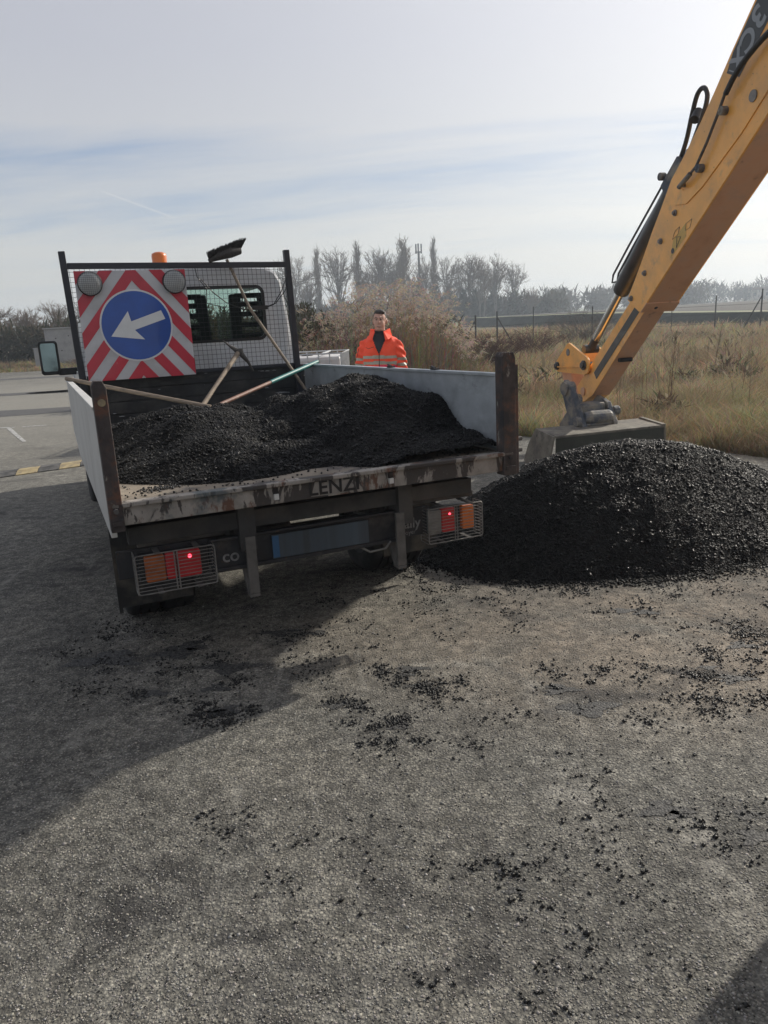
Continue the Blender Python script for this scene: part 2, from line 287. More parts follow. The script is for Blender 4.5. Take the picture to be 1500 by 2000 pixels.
M['bark_pale'] = P('bark_pale', (.15, .135, .12), .9, spec=.2, var=(.8, .25))
M['twig'] = P('twig', (.125, .088, .062), .9, spec=.2)
M['mast'] = P('mast_steel', (.10, .11, .12), .6)
M['fencepost'] = P('fence_post', (.035, .035, .035), .8, var=(10, .3))
M['house'] = P('house_wall', (.35, .31, .27), .9); M['roof'] = P('house_roof', (.13, .08, .06), .9)
M['paint'] = P('road_paint', (.42, .42, .40), .8, layers=[dict(col=(.15, .145, .14), scale=14, lo=.45, hi=.62)])
M['tar'] = P('tar_patch', (.065, .063, .060), .75, var=(6, .2))
M['smear'] = P('bitumen_smear', (.06, .06, .058), .75, bump=[(110, .7, .004, 'voronoi')], layers=[dict(col=(.02, .02, .02), scale=60, lo=.42, hi=.56), dict(col=(.15, .145, .13), scale=95, lo=.56, hi=.64)])
M['flap'] = P('mud_flap', (.02, .02, .02), .8, var=(6, .3), layers=[dict(col=(.09, .08, .065), scale=4, lo=.5, hi=.7)])

def asphalt_material():
    m = bpy.data.materials.new('old_asphalt'); m.use_nodes = True; n, l = m.node_tree.nodes, m.node_tree.links; b = n['Principled BSDF']
    t = n.new('ShaderNodeTexCoord')
    def noise(sc, d=5, r=.6, dist=0, off=(0, 0, 0), st=(1, 1, 1)):
        mp = n.new('ShaderNodeMapping'); mp.inputs[1].default_value = off; mp.inputs[3].default_value = st; l.new(t.outputs['Object'], mp.inputs[0])
        q = n.new('ShaderNodeTexNoise'); q.inputs['Scale'].default_value = sc; q.inputs['Detail'].default_value = d; q.inputs['Roughness'].default_value = r; q.inputs['Distortion'].default_value = dist; l.new(mp.outputs[0], q.inputs[0]); return q.outputs['Fac']
    def rm(s, a, c, x=0, y=1):
        r = n.new('ShaderNodeMapRange'); r.inputs[1].default_value = a; r.inputs[2].default_value = c; r.inputs[3].default_value = x; r.inputs[4].default_value = y; l.new(s, r.inputs[0]); return r.outputs[0]
    def mix(f, a, c, mode='MIX'):
        q = n.new('ShaderNodeMix'); q.data_type = 'RGBA'; q.blend_type = mode
        for i, z in ((0, f), (6, a), (7, c)):
            if isinstance(z, (int, float)): q.inputs[i].default_value = z
            elif isinstance(z, tuple): q.inputs[i].default_value = (*z, 1)
            else: l.new(z, q.inputs[i])
        return q.outputs[2]
    def mul(a, c):
        q = n.new('ShaderNodeMath'); q.operation = 'MULTIPLY'; l.new(a, q.inputs[0]); l.new(c, q.inputs[1]) if not isinstance(c, (int, float)) else setattr(q.inputs[1], 'default_value', c); return q.outputs[0]
    def blob(cx, cy, rx, ry, soft=.5):   # a worn patch with its own place on the ground
        mp = n.new('ShaderNodeVectorMath'); mp.operation = 'SUBTRACT'; l.new(t.outputs['Object'], mp.inputs[0]); mp.inputs[1].default_value = (cx, cy, 0)
        m2 = n.new('ShaderNodeVectorMath'); m2.operation = 'MULTIPLY'; l.new(mp.outputs[0], m2.inputs[0]); m2.inputs[1].default_value = (1/rx, 1/ry, 0)
        ln = n.new('ShaderNodeVectorMath'); ln.operation = 'LENGTH'; l.new(m2.outputs[0], ln.inputs[0]); return rm(ln.outputs['Value'], 1.0, soft, 0, 1)
    v1 = n.new('ShaderNodeTexVoronoi'); v1.inputs['Scale'].default_value = 105; l.new(t.outputs['Object'], v1.inputs[0])
    v2 = n.new('ShaderNodeTexVoronoi'); v2.inputs['Scale'].default_value = 230; l.new(t.outputs['Object'], v2.inputs[0])
    sepc = n.new('ShaderNodeSeparateColor'); l.new(v1.outputs['Color'], sepc.inputs[0])
    base = mix(rm(noise(.8, 6, .6, .4), .35, .68), (.182, .178, .160), (.262, .248, .212))
    base = mix(rm(noise(3.2, 6, .6, .3, (5, 2, 0)), .48, .72, 0, .6), base, (.098, .098, .092))
    stone = mix(rm(sepc.outputs[0], 0, 1), (.55, .55, .56), (1.5, 1.48, 1.42)); base = mix(1.0, base, stone, 'MULTIPLY')
    gap = rm(v1.outputs['Distance'], .28, .62, 0, .6); base = mix(gap, base, (.056, .056, .052))
    # brown dusty area near the pile, dust veil
    br = mul(blob(1.8, 3.7, 2.6, 1.35, .3), rm(noise(1.6, 6, .6, .5, (3, 3, 0)), .32, .55)); base = mix(mul(br, .9), base, (.245, .205, .158))
    br2 = mul(blob(-.1, 3.9, 1.6, .9, .3), rm(noise(2.1, 6, .6, .5, (9, 3, 0)), .38, .6)); base = mix(mul(br2, .5), base, (.205, .182, .148))
    st = rm(noise(1.1, 7, .62, .8, (14, 1, 0), (1, 1.6, 1)), .56, .66, 0, .75); base = mix(st, base, (.034, .033, .033))
    big = rm(noise(.42, 4, .55, .6, (31, 8, 0)), .38, .64, .72, 1.12); base = mix(1.0, base, big, 'MULTIPLY')
    for bx_, by_, rx_, ry_ in ((.62, 2.25, .14, .42), (.95, 2.05, .10, .5), (1.12, 2.72, .42, .07), (.25, 3.35, .5, .06), (.9, 1.75, .12, .3)):
        sm_ = mul(blob(bx_, by_, rx_, ry_, .1), rm(noise(7, 6, .7, .8, (bx_*9, 2, 0)), .42, .62)); base = mix(mul(sm_, .6), base, (.34, .325, .285))
    pale = rm(noise(2.3, 7, .65, .9, (2, 12, 0), (1.7, .55, 1)), .60, .72, 0, .5); base = mix(pale, base, (.31, .298, .262))
    fines = rm(noise(14, 6, .7, .4, (7, 7, 0)), .42, .62, .62, 1.3); base = mix(1.0, base, fines, 'MULTIPLY')
    far = blob(-8, 20, 14, 15, .3); base = mix(mul(far, .75), base, (.235, .225, .195))
    l.new(base, b.inputs['Base Color']); b.inputs['Roughness'].default_value = .85; b.inputs['Specular IOR Level'].default_value = .35
    prev = None
    for src, stg, dist in ((v1.outputs['Distance'], .7, -.0045), (v2.outputs['Distance'], .5, -.0025), (noise(9, 6, .7), .35, .02)):
        bn = n.new('ShaderNodeBump'); bn.inputs['Strength'].default_value = stg; bn.inputs['Distance'].default_value = abs(dist); bn.invert = dist < 0; l.new(src, bn.inputs['Height'])
        if prev is not None: l.new(prev, bn.inputs['Normal'])
        prev = bn.outputs[0]
    l.new(prev, b.inputs['Normal']); return m
M['asphalt'] = asphalt_material()
M['soil'] = P('field_soil', (.20, .165, .105), .95, var=(.3, .25), bump=(3, .6, .05), layers=[dict(col=(.075, .085, .035), scale=.25, lo=.48, hi=.62), dict(col=(.16, .12, .085), scale=1.5, lo=.5, hi=.75, amt=.7)])
M['meadow'] = P('meadow', (.15, .17, .085), .95, var=(.08, .2), layers=[dict(col=(.21, .20, .13), scale=.06, lo=.45, hi=.65, st=(.3, 3, 1))])
M['plough'] = P('ploughed', (.045, .042, .036), .95, var=(.1, .3, (1, 6, 1)), bump=(.9, .8, .2))
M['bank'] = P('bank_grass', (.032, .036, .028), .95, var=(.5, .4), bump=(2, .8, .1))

# ------------------------------------------------------------------ ground
def sheet(name, poly, z, mat, kind='structure', parent=None):
    m = MB(); m.add([(x, y, z) for x, y in poly], [tuple(range(len(poly)))]); o = m.build(name, mat, parent, fix=False)
    if kind: o['kind'] = kind
    return o
sheet('ground', [(-900, -60), (900, -60), (900, 1400), (-900, 1400)], -.02, M['soil'])
EDGE = [(40, -8), (14, -1), (7.5, 3.4), (5.0, 6.2), (3.8, 8.3), (2.75, 9.55), (1.95, 9.95), (1.2, 11.6), (.2, 13.0), (-2.5, 14.4), (-5, 18), (-8.5, 27), (-12.5, 35.2), (-24, 36.2), (-60, 37)]
poly = []
for i in range(len(EDGE)-1):
    (x0, y0), (x1, y1) = EDGE[i], EDGE[i+1]; k = max(2, int(math.hypot(x1-x0, y1-y0)/.35)) if 1.5 < (y0+y1)/2 < 16 and x0 < 9 else 2
    for j in range(k):
        t = j/k; w_ = .07 if k > 2 else 0; poly.append((x0+(x1-x0)*t+random.uniform(-w_, w_), y0+(y1-y0)*t+random.uniform(-w_, w_)))
sheet('asphalt_yard', poly+[(-60, 37), (-60, -8)], 0, M['asphalt'])
sheet('meadow', [(3, 95), (60, 78), (95, 170), (150, 620), (-30, 620), (-14, 152)], .02, M['meadow'])
# raised fields to the right, reached by a shaded bank
foot = [Vector((10, 92, 0)), Vector((16.3, 62.5, 0)), Vector((21.7, 42.5, 0)), Vector((34, 10, 0))]
def offs(e, z):
    r = []
    for i, p in enumerate(foot):
        r.append((p.x+e*.95, p.y+e*.55, z+.15*math.sin(i*2.1)*min(1, z)))
    return r
def strip(name, a, b, mat):
    m = MB(); m.add(a+b, [(i, i+1, len(a)+i+1, len(a)+i) for i in range(len(a)-1)]); o = m.build(name, mat, None, fix=False); o['kind'] = 'structure'; return o
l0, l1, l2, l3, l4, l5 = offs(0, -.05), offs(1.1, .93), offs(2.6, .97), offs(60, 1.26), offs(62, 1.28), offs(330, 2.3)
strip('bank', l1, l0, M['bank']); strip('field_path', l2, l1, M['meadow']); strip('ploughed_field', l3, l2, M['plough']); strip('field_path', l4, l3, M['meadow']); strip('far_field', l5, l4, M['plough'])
for pts in ([(-7.2, 14.1), (-6.75, 14.02), (-6.76, 13.93), (-7.2, 14.0)], [(-6.62, 14.05), (-6.2, 14.12), (-6.2, 14.04), (-6.62, 13.96)], [(-6.78, 13.9), (-5.65, 12.0), (-5.71, 11.98), (-6.86, 13.88)]):
    sheet('painted_line', pts, .004, M['paint'])
for cx, cy, rx, ry in ((-9.5, 16.6, 4.2, .75), (-12, 22, 6, .5), (-7.8, 22.5, 2.2, .8), (-14, 30, 6, .5)):
    sheet('tar_patch', [(cx+rx*math.cos(a)*(1+.12*math.sin(3*a+cx)), cy+ry*math.sin(a)*(1+.2*math.sin(4*a))+.12*(rx*math.cos(a))) for a in np.linspace(0, 2*math.pi, 26)[:-1]], .004, M['tar'])

ck = [(1.3, 4.28), (1.35, 4.2), (1.45, 4.12), (1.56, 3.92), (1.70, 3.76), (1.89, 3.47), (2.2, 3.2)]; m_ = MB(); up_, dn_ = [], []
for i in range(len(ck)-1):
    for j in range(7):
        t = j/7; x = ck[i][0]+(ck[i+1][0]-ck[i][0])*t; y = ck[i][1]+(ck[i+1][1]-ck[i][1])*t+random.uniform(-.016, .016); w = random.uniform(.001, .008); up_.append((x, y+w, .0035)); dn_.append((x, y-w, .0035))
n_ = len(up_); m_.add(up_+dn_, [(n_+i, n_+i+1, i+1, i) for i in range(n_-1)]); o = m_.build('crack', M['ink'], None, fix=False); o['kind'] = 'structure'
# ---- scatter helpers (irregular little stones)
OCT = np.array([(1,0,0),(-1,0,0),(0,1,0),(0,-1,0),(0,0,1),(0,0,-1)], np.float32)
OCF = np.array([(0,2,4),(2,1,4),(1,3,4),(3,0,4),(2,0,5),(1,2,5),(3,1,5),(0,3,5)], np.int32)
def stones(name, pos, size, mat, parent=None, flat=(1, 1, .8), cols=None, kind='stuff'):
    n = len(pos); sc = size[:, None]*np.array(flat)[None]*rng.uniform(.65, 1.35, (n, 3))
    th = rng.uniform(0, 2*np.pi, n); c, s_ = np.cos(th), np.sin(th); tl = rng.uniform(-.7, .7, n)
    v = OCT[None]*sc[:, None, :]*(1+rng.uniform(-.3, .3, (n, 6, 1)))
    x, y, z = v[..., 0], v[..., 1], v[..., 2]; z2 = z*np.cos(tl)[:, None]+x*np.sin(tl)[:, None]*.6; x2 = x*np.cos(tl)[:, None]-z*np.sin(tl)[:, None]
    V = np.stack([x2*c[:, None]-y*s_[:, None], x2*s_[:, None]+y*c[:, None], z2], -1)+pos[:, None, :]
    Fc = OCF[None]+(np.arange(n)*6)[:, None, None]
    col = None if cols is None else np.repeat(cols, 6, 0)
    return npmesh(name, V.reshape(-1, 3), Fc.reshape(-1, 3), mat, parent, kind, col)
# pebbles standing proud of the near asphalt
N_ = 70000; y = 1.05+rng.random(N_)**1.35*3.9; x = (rng.random(N_)*2-1)*(y*.56+.25)
keep = ~((x > .2) & (((x-2.0)/1.75)**2+((y-5.7)/1.35)**2 < 1)); x, y = x[keep], y[keep]; n_ = len(x)
sz = rng.uniform(.0018, .0045, n_)*(1+(rng.random(n_) < .03)*.8); g = rng.uniform(.10, .31, n_)+(rng.random(n_) < .02)*.14
tint = np.stack([g*rng.uniform(1, 1.1, n_), g, g*rng.uniform(.84, .97, n_)], 1)
stones('aggregate', np.stack([x, y, np.full(n_, .0005)], 1), sz, M['pebble'], None, (1, 1, .5), tint)['label'] = 'loose stone grain standing out of the old asphalt'

# bitumen crumbs dropped round the truck and pile
cl = [(.18,4.28,.25,90),(1.3,3.85,.3,160),(.55,3.9,.3,90),(1.0,3.3,.25,130),(1.75,3.35,.28,340),(1.95,3.15,.25,300),(1.25,3.0,.22,110),(1.5,3.05,.2,240),(1.9,2.95,.22,260),(2.1,3.5,.35,250),(1.3,2.75,.3,120),
 (.0,3.25,.16,200),(.12,3.1,.13,160),(-.2,3.0,.14,160),(.0,2.8,.14,190),(-.08,2.68,.08,90),(-.3,3.4,.2,90),(.3,3.05,.25,120),(.75,2.95,.35,150),(.6,2.6,.3,90),(-.5,3.9,.28,160),(-.9,3.55,.3,220),(-.75,3.0,.18,260),(-1.1,3.2,.3,170),(-1.35,3.6,.4,190),
 (-.6,2.25,.1,110),(-.42,2.05,.15,110),(.3,1.86,.09,230),(.42,1.8,.06,60),(.1,2.3,.4,110),(.95,2.2,.22,170),(1.1,2.05,.2,170),(.75,1.8,.18,110),(.5,1.62,.08,70),(.35,1.5,.06,60),(.0,1.55,.1,40),(-.05,2.0,.35,70),(.6,2.15,.3,110),
 (.5,4.45,.35,260),(1.1,4.2,.3,260),(1.8,4.2,.35,260),(2.3,4.3,.3,220),(.1,4.75,.25,220),(-1.5,4.2,.5,170),(-.25,4.6,.4,160),(0,3.6,.6,130)]
ps, ss = [], []
for cx, cy, r, k in cl:
    k = int(k*(1.9 if cy > 2.6 else .6)); r *= (1 if cy > 2.6 else 1.5); rr = r*np.abs(rng.normal(0, .55, k)); a = rng.uniform(0, 2*np.pi, k); sub = rng.normal(0, r*.5, (6, 2)); w = sub[rng.integers(0, 6, k)]
    ps.append(np.stack([cx+w[:, 0]+rr*.45*np.cos(a), cy+w[:, 1]+rr*.45*np.sin(a), np.zeros(k)], 1)); ss.append(np.abs(rng.normal(.0032, .0021, k))+.0014)
kx = 10000; yy = rng.uniform(1.3, 5.2, kx); xx = rng.uniform(-1, 1, kx)*(yy*.58); ps.append(np.stack([xx, yy, np.zeros(kx)], 1)); ss.append(rng.uniform(.001, .0034, kx))
pc = np.concatenate(ps); sc_ = np.concatenate(ss); pc[:, 2] = sc_*.45
stones('asphalt_crumbs', pc, sc_, M['crumb'])['label'] = 'black bitumen crumbs strewn over the yard'

# ------------------------------------------------------------------ heaps
def fbm(x, y, seed=0, oct_=((2.3, .5), (5.1, .28), (11, .15))):
    h = np.zeros_like(x); r = np.random.default_rng(seed)
    for f, a in oct_:
        for _ in range(4):
            th = r.uniform(0, 6.28); ph = r.uniform(0, 6.28); ff = f*r.uniform(.7, 1.4)
            h += a*.35*np.sin(ff*(x*np.cos(th)+y*np.sin(th))*2+ph+1.3*np.sin(ff*.7*(y*np.cos(th)-x*np.sin(th))+ph*2))
    return h
def heap(name, hf, x0, x1, y0, y1, step, nst, smin, smax, parent, z0, label, fd):
    xs = np.arange(x0, x1+step, step); ys = np.arange(y0, y1+step, step); X, Y = np.meshgrid(xs, ys); H = hf(X, Y)
    jit = (rng.normal(0, 1, X.shape)*.005+np.maximum(0, fbm(X*7, Y*7, 5))*.022)*(H > .004)
    V = np.stack([X, Y, z0+H+jit-.004], -1).reshape(-1, 3); nx, ny = len(xs), len(ys)
    idx = np.arange(nx*ny).reshape(ny, nx); Fq = np.stack([idx[:-1, :-1], idx[:-1, 1:], idx[1:, 1:], idx[1:, :-1]], -1).reshape(-1, 4)
    Hm = H.reshape(-1)[Fq].max(1); Fq = Fq[Hm > .004]
    o = npmesh(name, V, Fq, M['asph_black'], parent)
    xr = rng.uniform(x0, x1, nst*4); yr = rng.uniform(y0, y1, nst*4); h = hf(xr, yr)+np.maximum(0, fbm(xr*7, yr*7, 5))*.022*(hf(xr, yr) > .004)
    gx = (hf(xr+.02, yr)-h)/.02; gy = (hf(xr, yr+.02)-h)/.02
    wgt = fd(xr, yr)*(h > .003); ok = rng.random(len(xr)) < wgt; xr, yr, h = xr[ok][:nst], yr[ok][:nst], h[ok][:nst]
    sz = rng.uniform(smin, smax, len(xr))*(1+(rng.random(len(xr)) < .04)*1.3)
    return o, np.stack([xr, yr, z0+h+sz*.1], 1), sz
def pile_h(x, y):
    H = np.interp(x, [.18, .25, .45, .69, .92, 1.14, 1.45, 1.8, 2.14, 2.44, 2.73, 3.1, 3.5, 3.75], [0, .05, .17, .345, .48, .585, .665, .695, .66, .565, .455, .28, .09, 0])
    yf = np.interp(x, [.1, .3, .6, .93, 1.55, 2.0, 2.46, 3.0, 3.75], [5.1, 4.86, 4.55, 4.42, 4.37, 4.44, 4.62, 4.88, 5.25])+.012*np.sin(x*9)+.004*np.sin(x*23+1)
    yr = np.interp(x, [.2, 1.0, 3.7], [5.2, 5.26, 5.5]); yb = yr+np.interp(x, [.15, .7, 1.9, 3.2, 3.75], [.1, 1.2, 1.75, 1.2, .1])
    t = np.where(y < yr, (yr-y)/np.maximum(yr-yf, .02), (y-yr)/np.maximum(yb-yr, .02)); g = np.where(y < yr, 1-np.abs(t)**1.3, 1-np.abs(t)**1.5)
    h = H*np.clip(g, 0, None); return np.where(h > 0, np.clip(h+fbm(x*.8, y*1.3, 3)*.020*np.clip(h/.15, 0, 1), 0, None), 0)
o, pp, ss_ = heap('asphalt_pile', pile_h, .0, 4.1, 4.2, 7.4, .012, 118000, .0028, .0072, None, 0, '', lambda x, y: np.where(y < 5.9, 1, .3))
tag(o, 'big heap of fresh black asphalt tipped on the ground beside the truck', 'asphalt heap')
stones('asphalt_grain', pp, ss_, M['grain'], o, (1, 1, .85))
for i, (cx, cy, r, k_) in enumerate([c for c in cl if c[3] >= 150 and c[1] < 4.1]):
    for j in range(2):
        a0 = random.uniform(0, 6.28); ox, oy = cx+random.gauss(0, r*.35), cy+random.gauss(0, r*.25); rad = r*random.uniform(.12, .3)
        pts = [(ox+rad*(1+.35*math.sin(3*t+a0)+.25*math.sin(7*t+2*a0)+random.uniform(-.2, .2))*math.cos(t)*1.4, oy+rad*(1+.35*math.sin(3*t+a0)+random.uniform(-.2, .2))*math.sin(t)*.7) for t in np.linspace(0, 6.28, 30)[:-1]]
        sheet('bitumen_smear', pts, .002, M['smear'])
o2 = rng.uniform(0, 2*np.pi, 2600); rr = 1+np.abs(rng.normal(0, .07, 2600)); xr = rng.uniform(.15, 3.4, 2600); yr = np.interp(xr, [.1, .3, .6, .93, 1.55, 2.0, 2.46, 3.0, 3.75], [5.1, 4.86, 4.55, 4.42, 4.37, 4.44, 4.62, 4.88, 5.25])-np.abs(rng.normal(0, .06, 2600)); s2 = rng.uniform(.004, .012, 2600)
stones('asphalt_grain', np.stack([xr, yr, s2*.5], 1), s2, M['asph_black'], o)

# ------------------------------------------------------------------ truck
RM = Matrix.Rotation(.411846, 3, 'Z') @ Matrix.Rotation(-.0184342, 3, 'X') @ Matrix.Rotation(.0037619, 3, 'Y')
TM = Matrix.Translation((-1.1768, 3.15868, 0)) @ RM.to_4x4()
truck = empty('tipper_truck', TM, 'white tipper truck with open rear bed full of black asphalt', 'truck')
BW, BL, FZ, PZ, HZ = 2.05, 3.36, .917, 1.332, 2.33
MB().box((.03, .05, .86), (BW-.03, BL, FZ)).build('bed_floor', M['floor'], truck)
tb = MB().box((-.005, -.012, .822), (BW+.005, .05, .922)).box((.0, -.03, .905), (BW, -.0125, .925)).build('tail_beam', M['tail_beam'], truck, bevel=.004)
def TXT(s, sz, x, y, z, name, mat, parent, **k):   # upright text facing the rear of the truck
    return text_mesh(s, sz, Matrix.Translation((x, y, z)) @ Matrix.Rotation(math.pi/2, 4, 'X'), name, mat, parent, **k)
MB().prism([(.905, .832), (1.118, .829), (1.128, .86), (1.112, .903), (1.02, .901), (.93, .904), (.918, .87)], lambda u, w, t: (u, t, w), -.0135, -.012).build('paint_patch', M['patch'], tb)
TXT('LENZI', .098, 1.027, -.0150, .868, 'lettering', M['ink'], tb, bold=.0018, spacing=1.03)
for x in (.73, 1.325):
    MB().box((x-.012, -.024, .872), (x+.012, -.0125, .902)).build('catch', M['blackplastic'], tb)
    MB().box((x-.010, -.030, .845), (x+.012, -.0125, .872)).build('catch_plate', M['alu_out'], tb)
# side panels and rear posts
pr = MB().box((BW-.03, .06, .925), (BW-.005, BL-.02, PZ)).box((BW-.04, .06, PZ-.012), (BW+.002, BL-.02, PZ+.006)).box((BW-.036, .055, .925), (BW-.0305, .10, PZ-.012)).build('side_panel', M['alu'], truck, bevel=.003)
MB().box((BW-.005, .05, .80), (BW+.012, BL-.02, PZ-.01)).build('outer_skin', M['alu_out'], pr)
for y in (.8, 1.45): MB().box((BW-.035, y-.03, PZ+.0061), (BW, y+.03, PZ+.016)).cyl((BW-.015, y, PZ+.014), (BW-.015, y+.05, PZ+.024), .008, 8).build('catch', M['blackplastic'], pr)
pl_ = MB(); prof = [(.05, .925), (.05, PZ), (BL-.02, PZ), (BL-.02, .93), (2.6, .80), (.05, .76)]
pl_.prism(prof, lambda u, w, t: (t, u, w), -.012, .014).box((-.018, .05, PZ-.006), (.022, BL-.02, PZ+.008))
lp = pl_.build('side_panel', M['alu_out'], truck, bevel=.003); lp['label'] = 'pale left side panel seen from outside'
for s_, x0, x1, top in ((0, -.012, .046, 1.449), (1, BW-.062, BW+.018, 1.446)):
    p = MB().prism([(x0, .80), (x1, .80), (x1, top-.03), (x1-.012, top), (x0+.012, top+.002), (x0, top-.02)], lambda u, w, t: (u, t, w), -.03, .045)
    po = p.build('corner_post', M['post'], truck, bevel=.004)
    MB().box((x0+.01, -.04, .83), (x1-.01, -.0305, .85)).build('hinge_plate', M['post'], po); MB().cyl(((x0+x1)/2-.0, -.046, .895), ((x0+x1)/2, -.028, .895), .012, 6).build('hinge_bolt', M['bracket'] if s_ == 0 else M['post'], po)
    if s_ == 0: MB().cyl((.02, -.033, 1.36), (.02, -.029, 1.36), .016, 14).build('reflector', M['bump_yellow'], po)
    else:
        MB().box((x1, -.02, .80), (x1+.022, .03, 1.38)).build('side_plate', M['post'], po, bevel=.003)
        for z in (.925, .985): MB().cyl((x1+.02, .0, z), (x1+.05, .0, z), .012, 8).build('hinge_pin', M['bracket'], po)
# headboard of dark boards under the wire frame
zs = [FZ, 1.02, 1.125, 1.23, PZ]
for i in range(4): MB().box((.03, BL, zs[i]+.003), (BW-.02, BL+.03, zs[i+1]-.003)).build('headboard_plank', M['board'], truck, bevel=.003)
MB().box((.03, BL+.031, FZ-.1), (BW-.02, BL+.05, PZ)).build('headboard_back', M['dark_steel'], truck)
fr = MB().beam((.12, BL-.02, FZ), (.09, BL-.02, HZ+.004), .05, .05, (0, 1, 0)).beam((BW-.085, BL-.02, FZ), (BW-.115, BL-.02, HZ), .05, .05, (0, 1, 0)).beam((.119, BL-.02, 2.223), (BW-.135, BL-.02, 2.208), .05, .045).beam((.145, BL-.022, PZ+.01), (BW-.11, BL-.022, PZ+.004), .03, .03).build('ladder_frame', M['frame_paint'], truck, bevel=.003)
wm_ = MB()
for i in range(46):
    x = .14+i*.0392; wm_.tube([(x, BL+.002, PZ), (x-.012, BL+.002, 2.2)], .0019, 3, False)
for i in range(23):
    z = PZ+.02+i*.0392; wm_.tube([(.12, BL+.006, z+.004), (BW-.11, BL+.006, z-.004)], .0019, 3, False)
wm_.build('wire_mesh', M['frame_paint'], truck, fix=False)
MB().tube([(1.16, BL-.03, 2.1), (1.25, BL-.035, 1.99), (1.36, BL-.03, 1.9), (1.5, BL-.035, 1.84), (1.66, BL-.03, 1.83), (1.78, BL-.03, 1.87), (1.86, BL-.03, 1.98), (1.93, BL-.03, 2.12)], .0045, 6).tube([(1.12, BL-.03, 2.19), (1.13, BL-.032, 2.12), (1.20, BL-.03, 2.02), (1.19, BL-.03, 1.9), (1.34, BL-.035, 1.86)], .004, 6).tube([(1.7, BL-.03, 1.85), (1.8, BL-.03, 1.88), (1.9, BL-.03, 1.99), (1.935, BL-.03, 2.09)], .0045, 6).box((1.58, BL-.05, 1.83), (1.72, BL-.02, 1.865)).build('cable', M['blackplastic'], truck)
# cab: rounded white shell with window openings
CY0, CY1 = BL+.16, BL+2.05
outer = [(.10, .95), (.13, 1.36), (.17, 1.80), (.21, 2.08), (.27, 2.175), (.36, 2.213), (.7, 2.235), (1.08, 2.243), (1.46, 2.235), (1.82, 2.213), (1.90, 2.175), (1.95, 2.08), (1.99, 1.80), (2.03, 1.36), (2.06, .95)]
outer = [(x-.02 if x > 1 else x+.02, z) for x, z in outer]
win = [(.44, 1.60), (.44, 1.98), (.47, 2.025), (.53, 2.04), (1.08, 2.04), (1.62, 2.035), (1.69, 2.01), (1.72, 1.96), (1.745, 1.66), (1.72, 1.605), (1.66, 1.585), (1.08, 1.58), (.50, 1.58)]
def rrect(x0, x1, z0, z1, r, k=4):
    out = []
    for cx, cz, a0 in ((x1-r, z1-r, 0), (x0+r, z1-r, 90), (x0+r, z0+r, 180), (x1-r, z0+r, 270)):
        for i in range(k+1):
            a = math.radians(a0+90*i/k); out.append((cx+r*math.cos(a), cz+r*math.sin(a)))
    return out
winp = rrect(.43, 1.74, 1.585, 2.04, .065, 5)
def ray_out(px, pz, cx=1.085, cz=1.7):   # where the ray from the window centre meets the shell outline
    ang = math.atan2(pz-cz, px-cx); best = None; P_ = outer
    for i in range(len(P_)):
        (ax, az), (bx, bz) = P_[i], P_[(i+1) % len(P_)]
        dx, dz = math.cos(ang), math.sin(ang); ex, ez = bx-ax, bz-az; den_ = dx*ez-dz*ex
        if abs(den_) < 1e-9: continue
        t = ((ax-cx)*ez-(az-cz)*ex)/den_; u = ((ax-cx)*dz-(az-cz)*dx)/den_
        if t > 0 and -1e-6 <= u <= 1+1e-6 and (best is None or t < best): best = t
    return (cx+best*math.cos(ang), cz+best*math.sin(ang))
ring_in = []
allang = sorted([math.atan2(z-1.7, x-1.085) for x, z in winp]+[math.atan2(z-1.7, x-1.085) for x, z in outer])
def hit(polyg, ang, cx=1.085, cz=1.7):
    best = None
    for i in range(len(polyg)):
        (ax, az), (bx, bz) = polyg[i], polyg[(i+1) % len(polyg)]; dx, dz = math.cos(ang), math.sin(ang); ex, ez = bx-ax, bz-az; dn = dx*ez-dz*ex
        if abs(dn) < 1e-9: continue
        t = ((ax-cx)*ez-(az-cz)*ex)/dn; u = ((ax-cx)*dz-(az-cz)*dx)/dn
        if t > 0 and -1e-5 <= u <= 1+1e-5 and (best is None or t < best): best = t
    return (cx+best*math.cos(ang), cz+best*math.sin(ang))
cab = MB(); I = [hit(winp, a) for a in allang]; O_ = [hit(outer, a) for a in allang]; na = len(allang)
def mid(p, q, t): return (p[0]+(q[0]-p[0])*t, p[1]+(q[1]-p[1])*t)
rings = [[(x, CY0+.03, z) for x, z in I], [(x, CY0, z) for x, z in I], [(x, CY0, z) for x, z in (mid(a, b, .86) for a, b in zip(I, O_))], [(x, CY0+.012, z) for x, z in (mid(a, b, .96) for a, b in zip(I, O_))], [(x, CY0+.05, z) for x, z in O_]]
n0 = 0; V_ = sum(rings, []); Fz = [(i*na+k, i*na+(k+1) % na, (i+1)*na+(k+1) % na, (i+1)*na+k) for i in range(len(rings)-1) for k in range(na)]
cab.add(V_, Fz)
# roof and lower sides swept forward, window band left open on the sides
def sweep(pts, ya, yb, th=.03):
    n = len(pts); v = [(x, ya, z) for x, z in pts]+[(x, yb, z) for x, z in pts]; cab.add(v, [(i, i+1, n+i+1, n+i) for i in range(n-1)])
OO = [(x, z) for x, z in outer]
sweep([p for p in OO if p[1] > 2.05], CY0+.05, CY1-.55); sweep(OO[:3], CY0+.05, CY0+.6); sweep(OO[:2], CY0+.6, CY1); sweep(OO[-3:], CY0+.05, CY0+.6); sweep(OO[-2:], CY0+.6, CY1)
sweep(OO[1:5], CY0+.05, CY0+.35); sweep(OO[-5:-1], CY0+.05, CY0+.35)
cab.box((.12, CY1-.03, .6), (2.04, CY1, 1.36)).box((.2, CY1+.0, .5), (1.96, CY1+.5, 1.15))
cb = cab.build('cab_body', M['white'], truck, smooth=False)
m_ = cb.modifiers.new('thick', 'SOLIDIFY'); m_.thickness = .015; m_.offset = -1
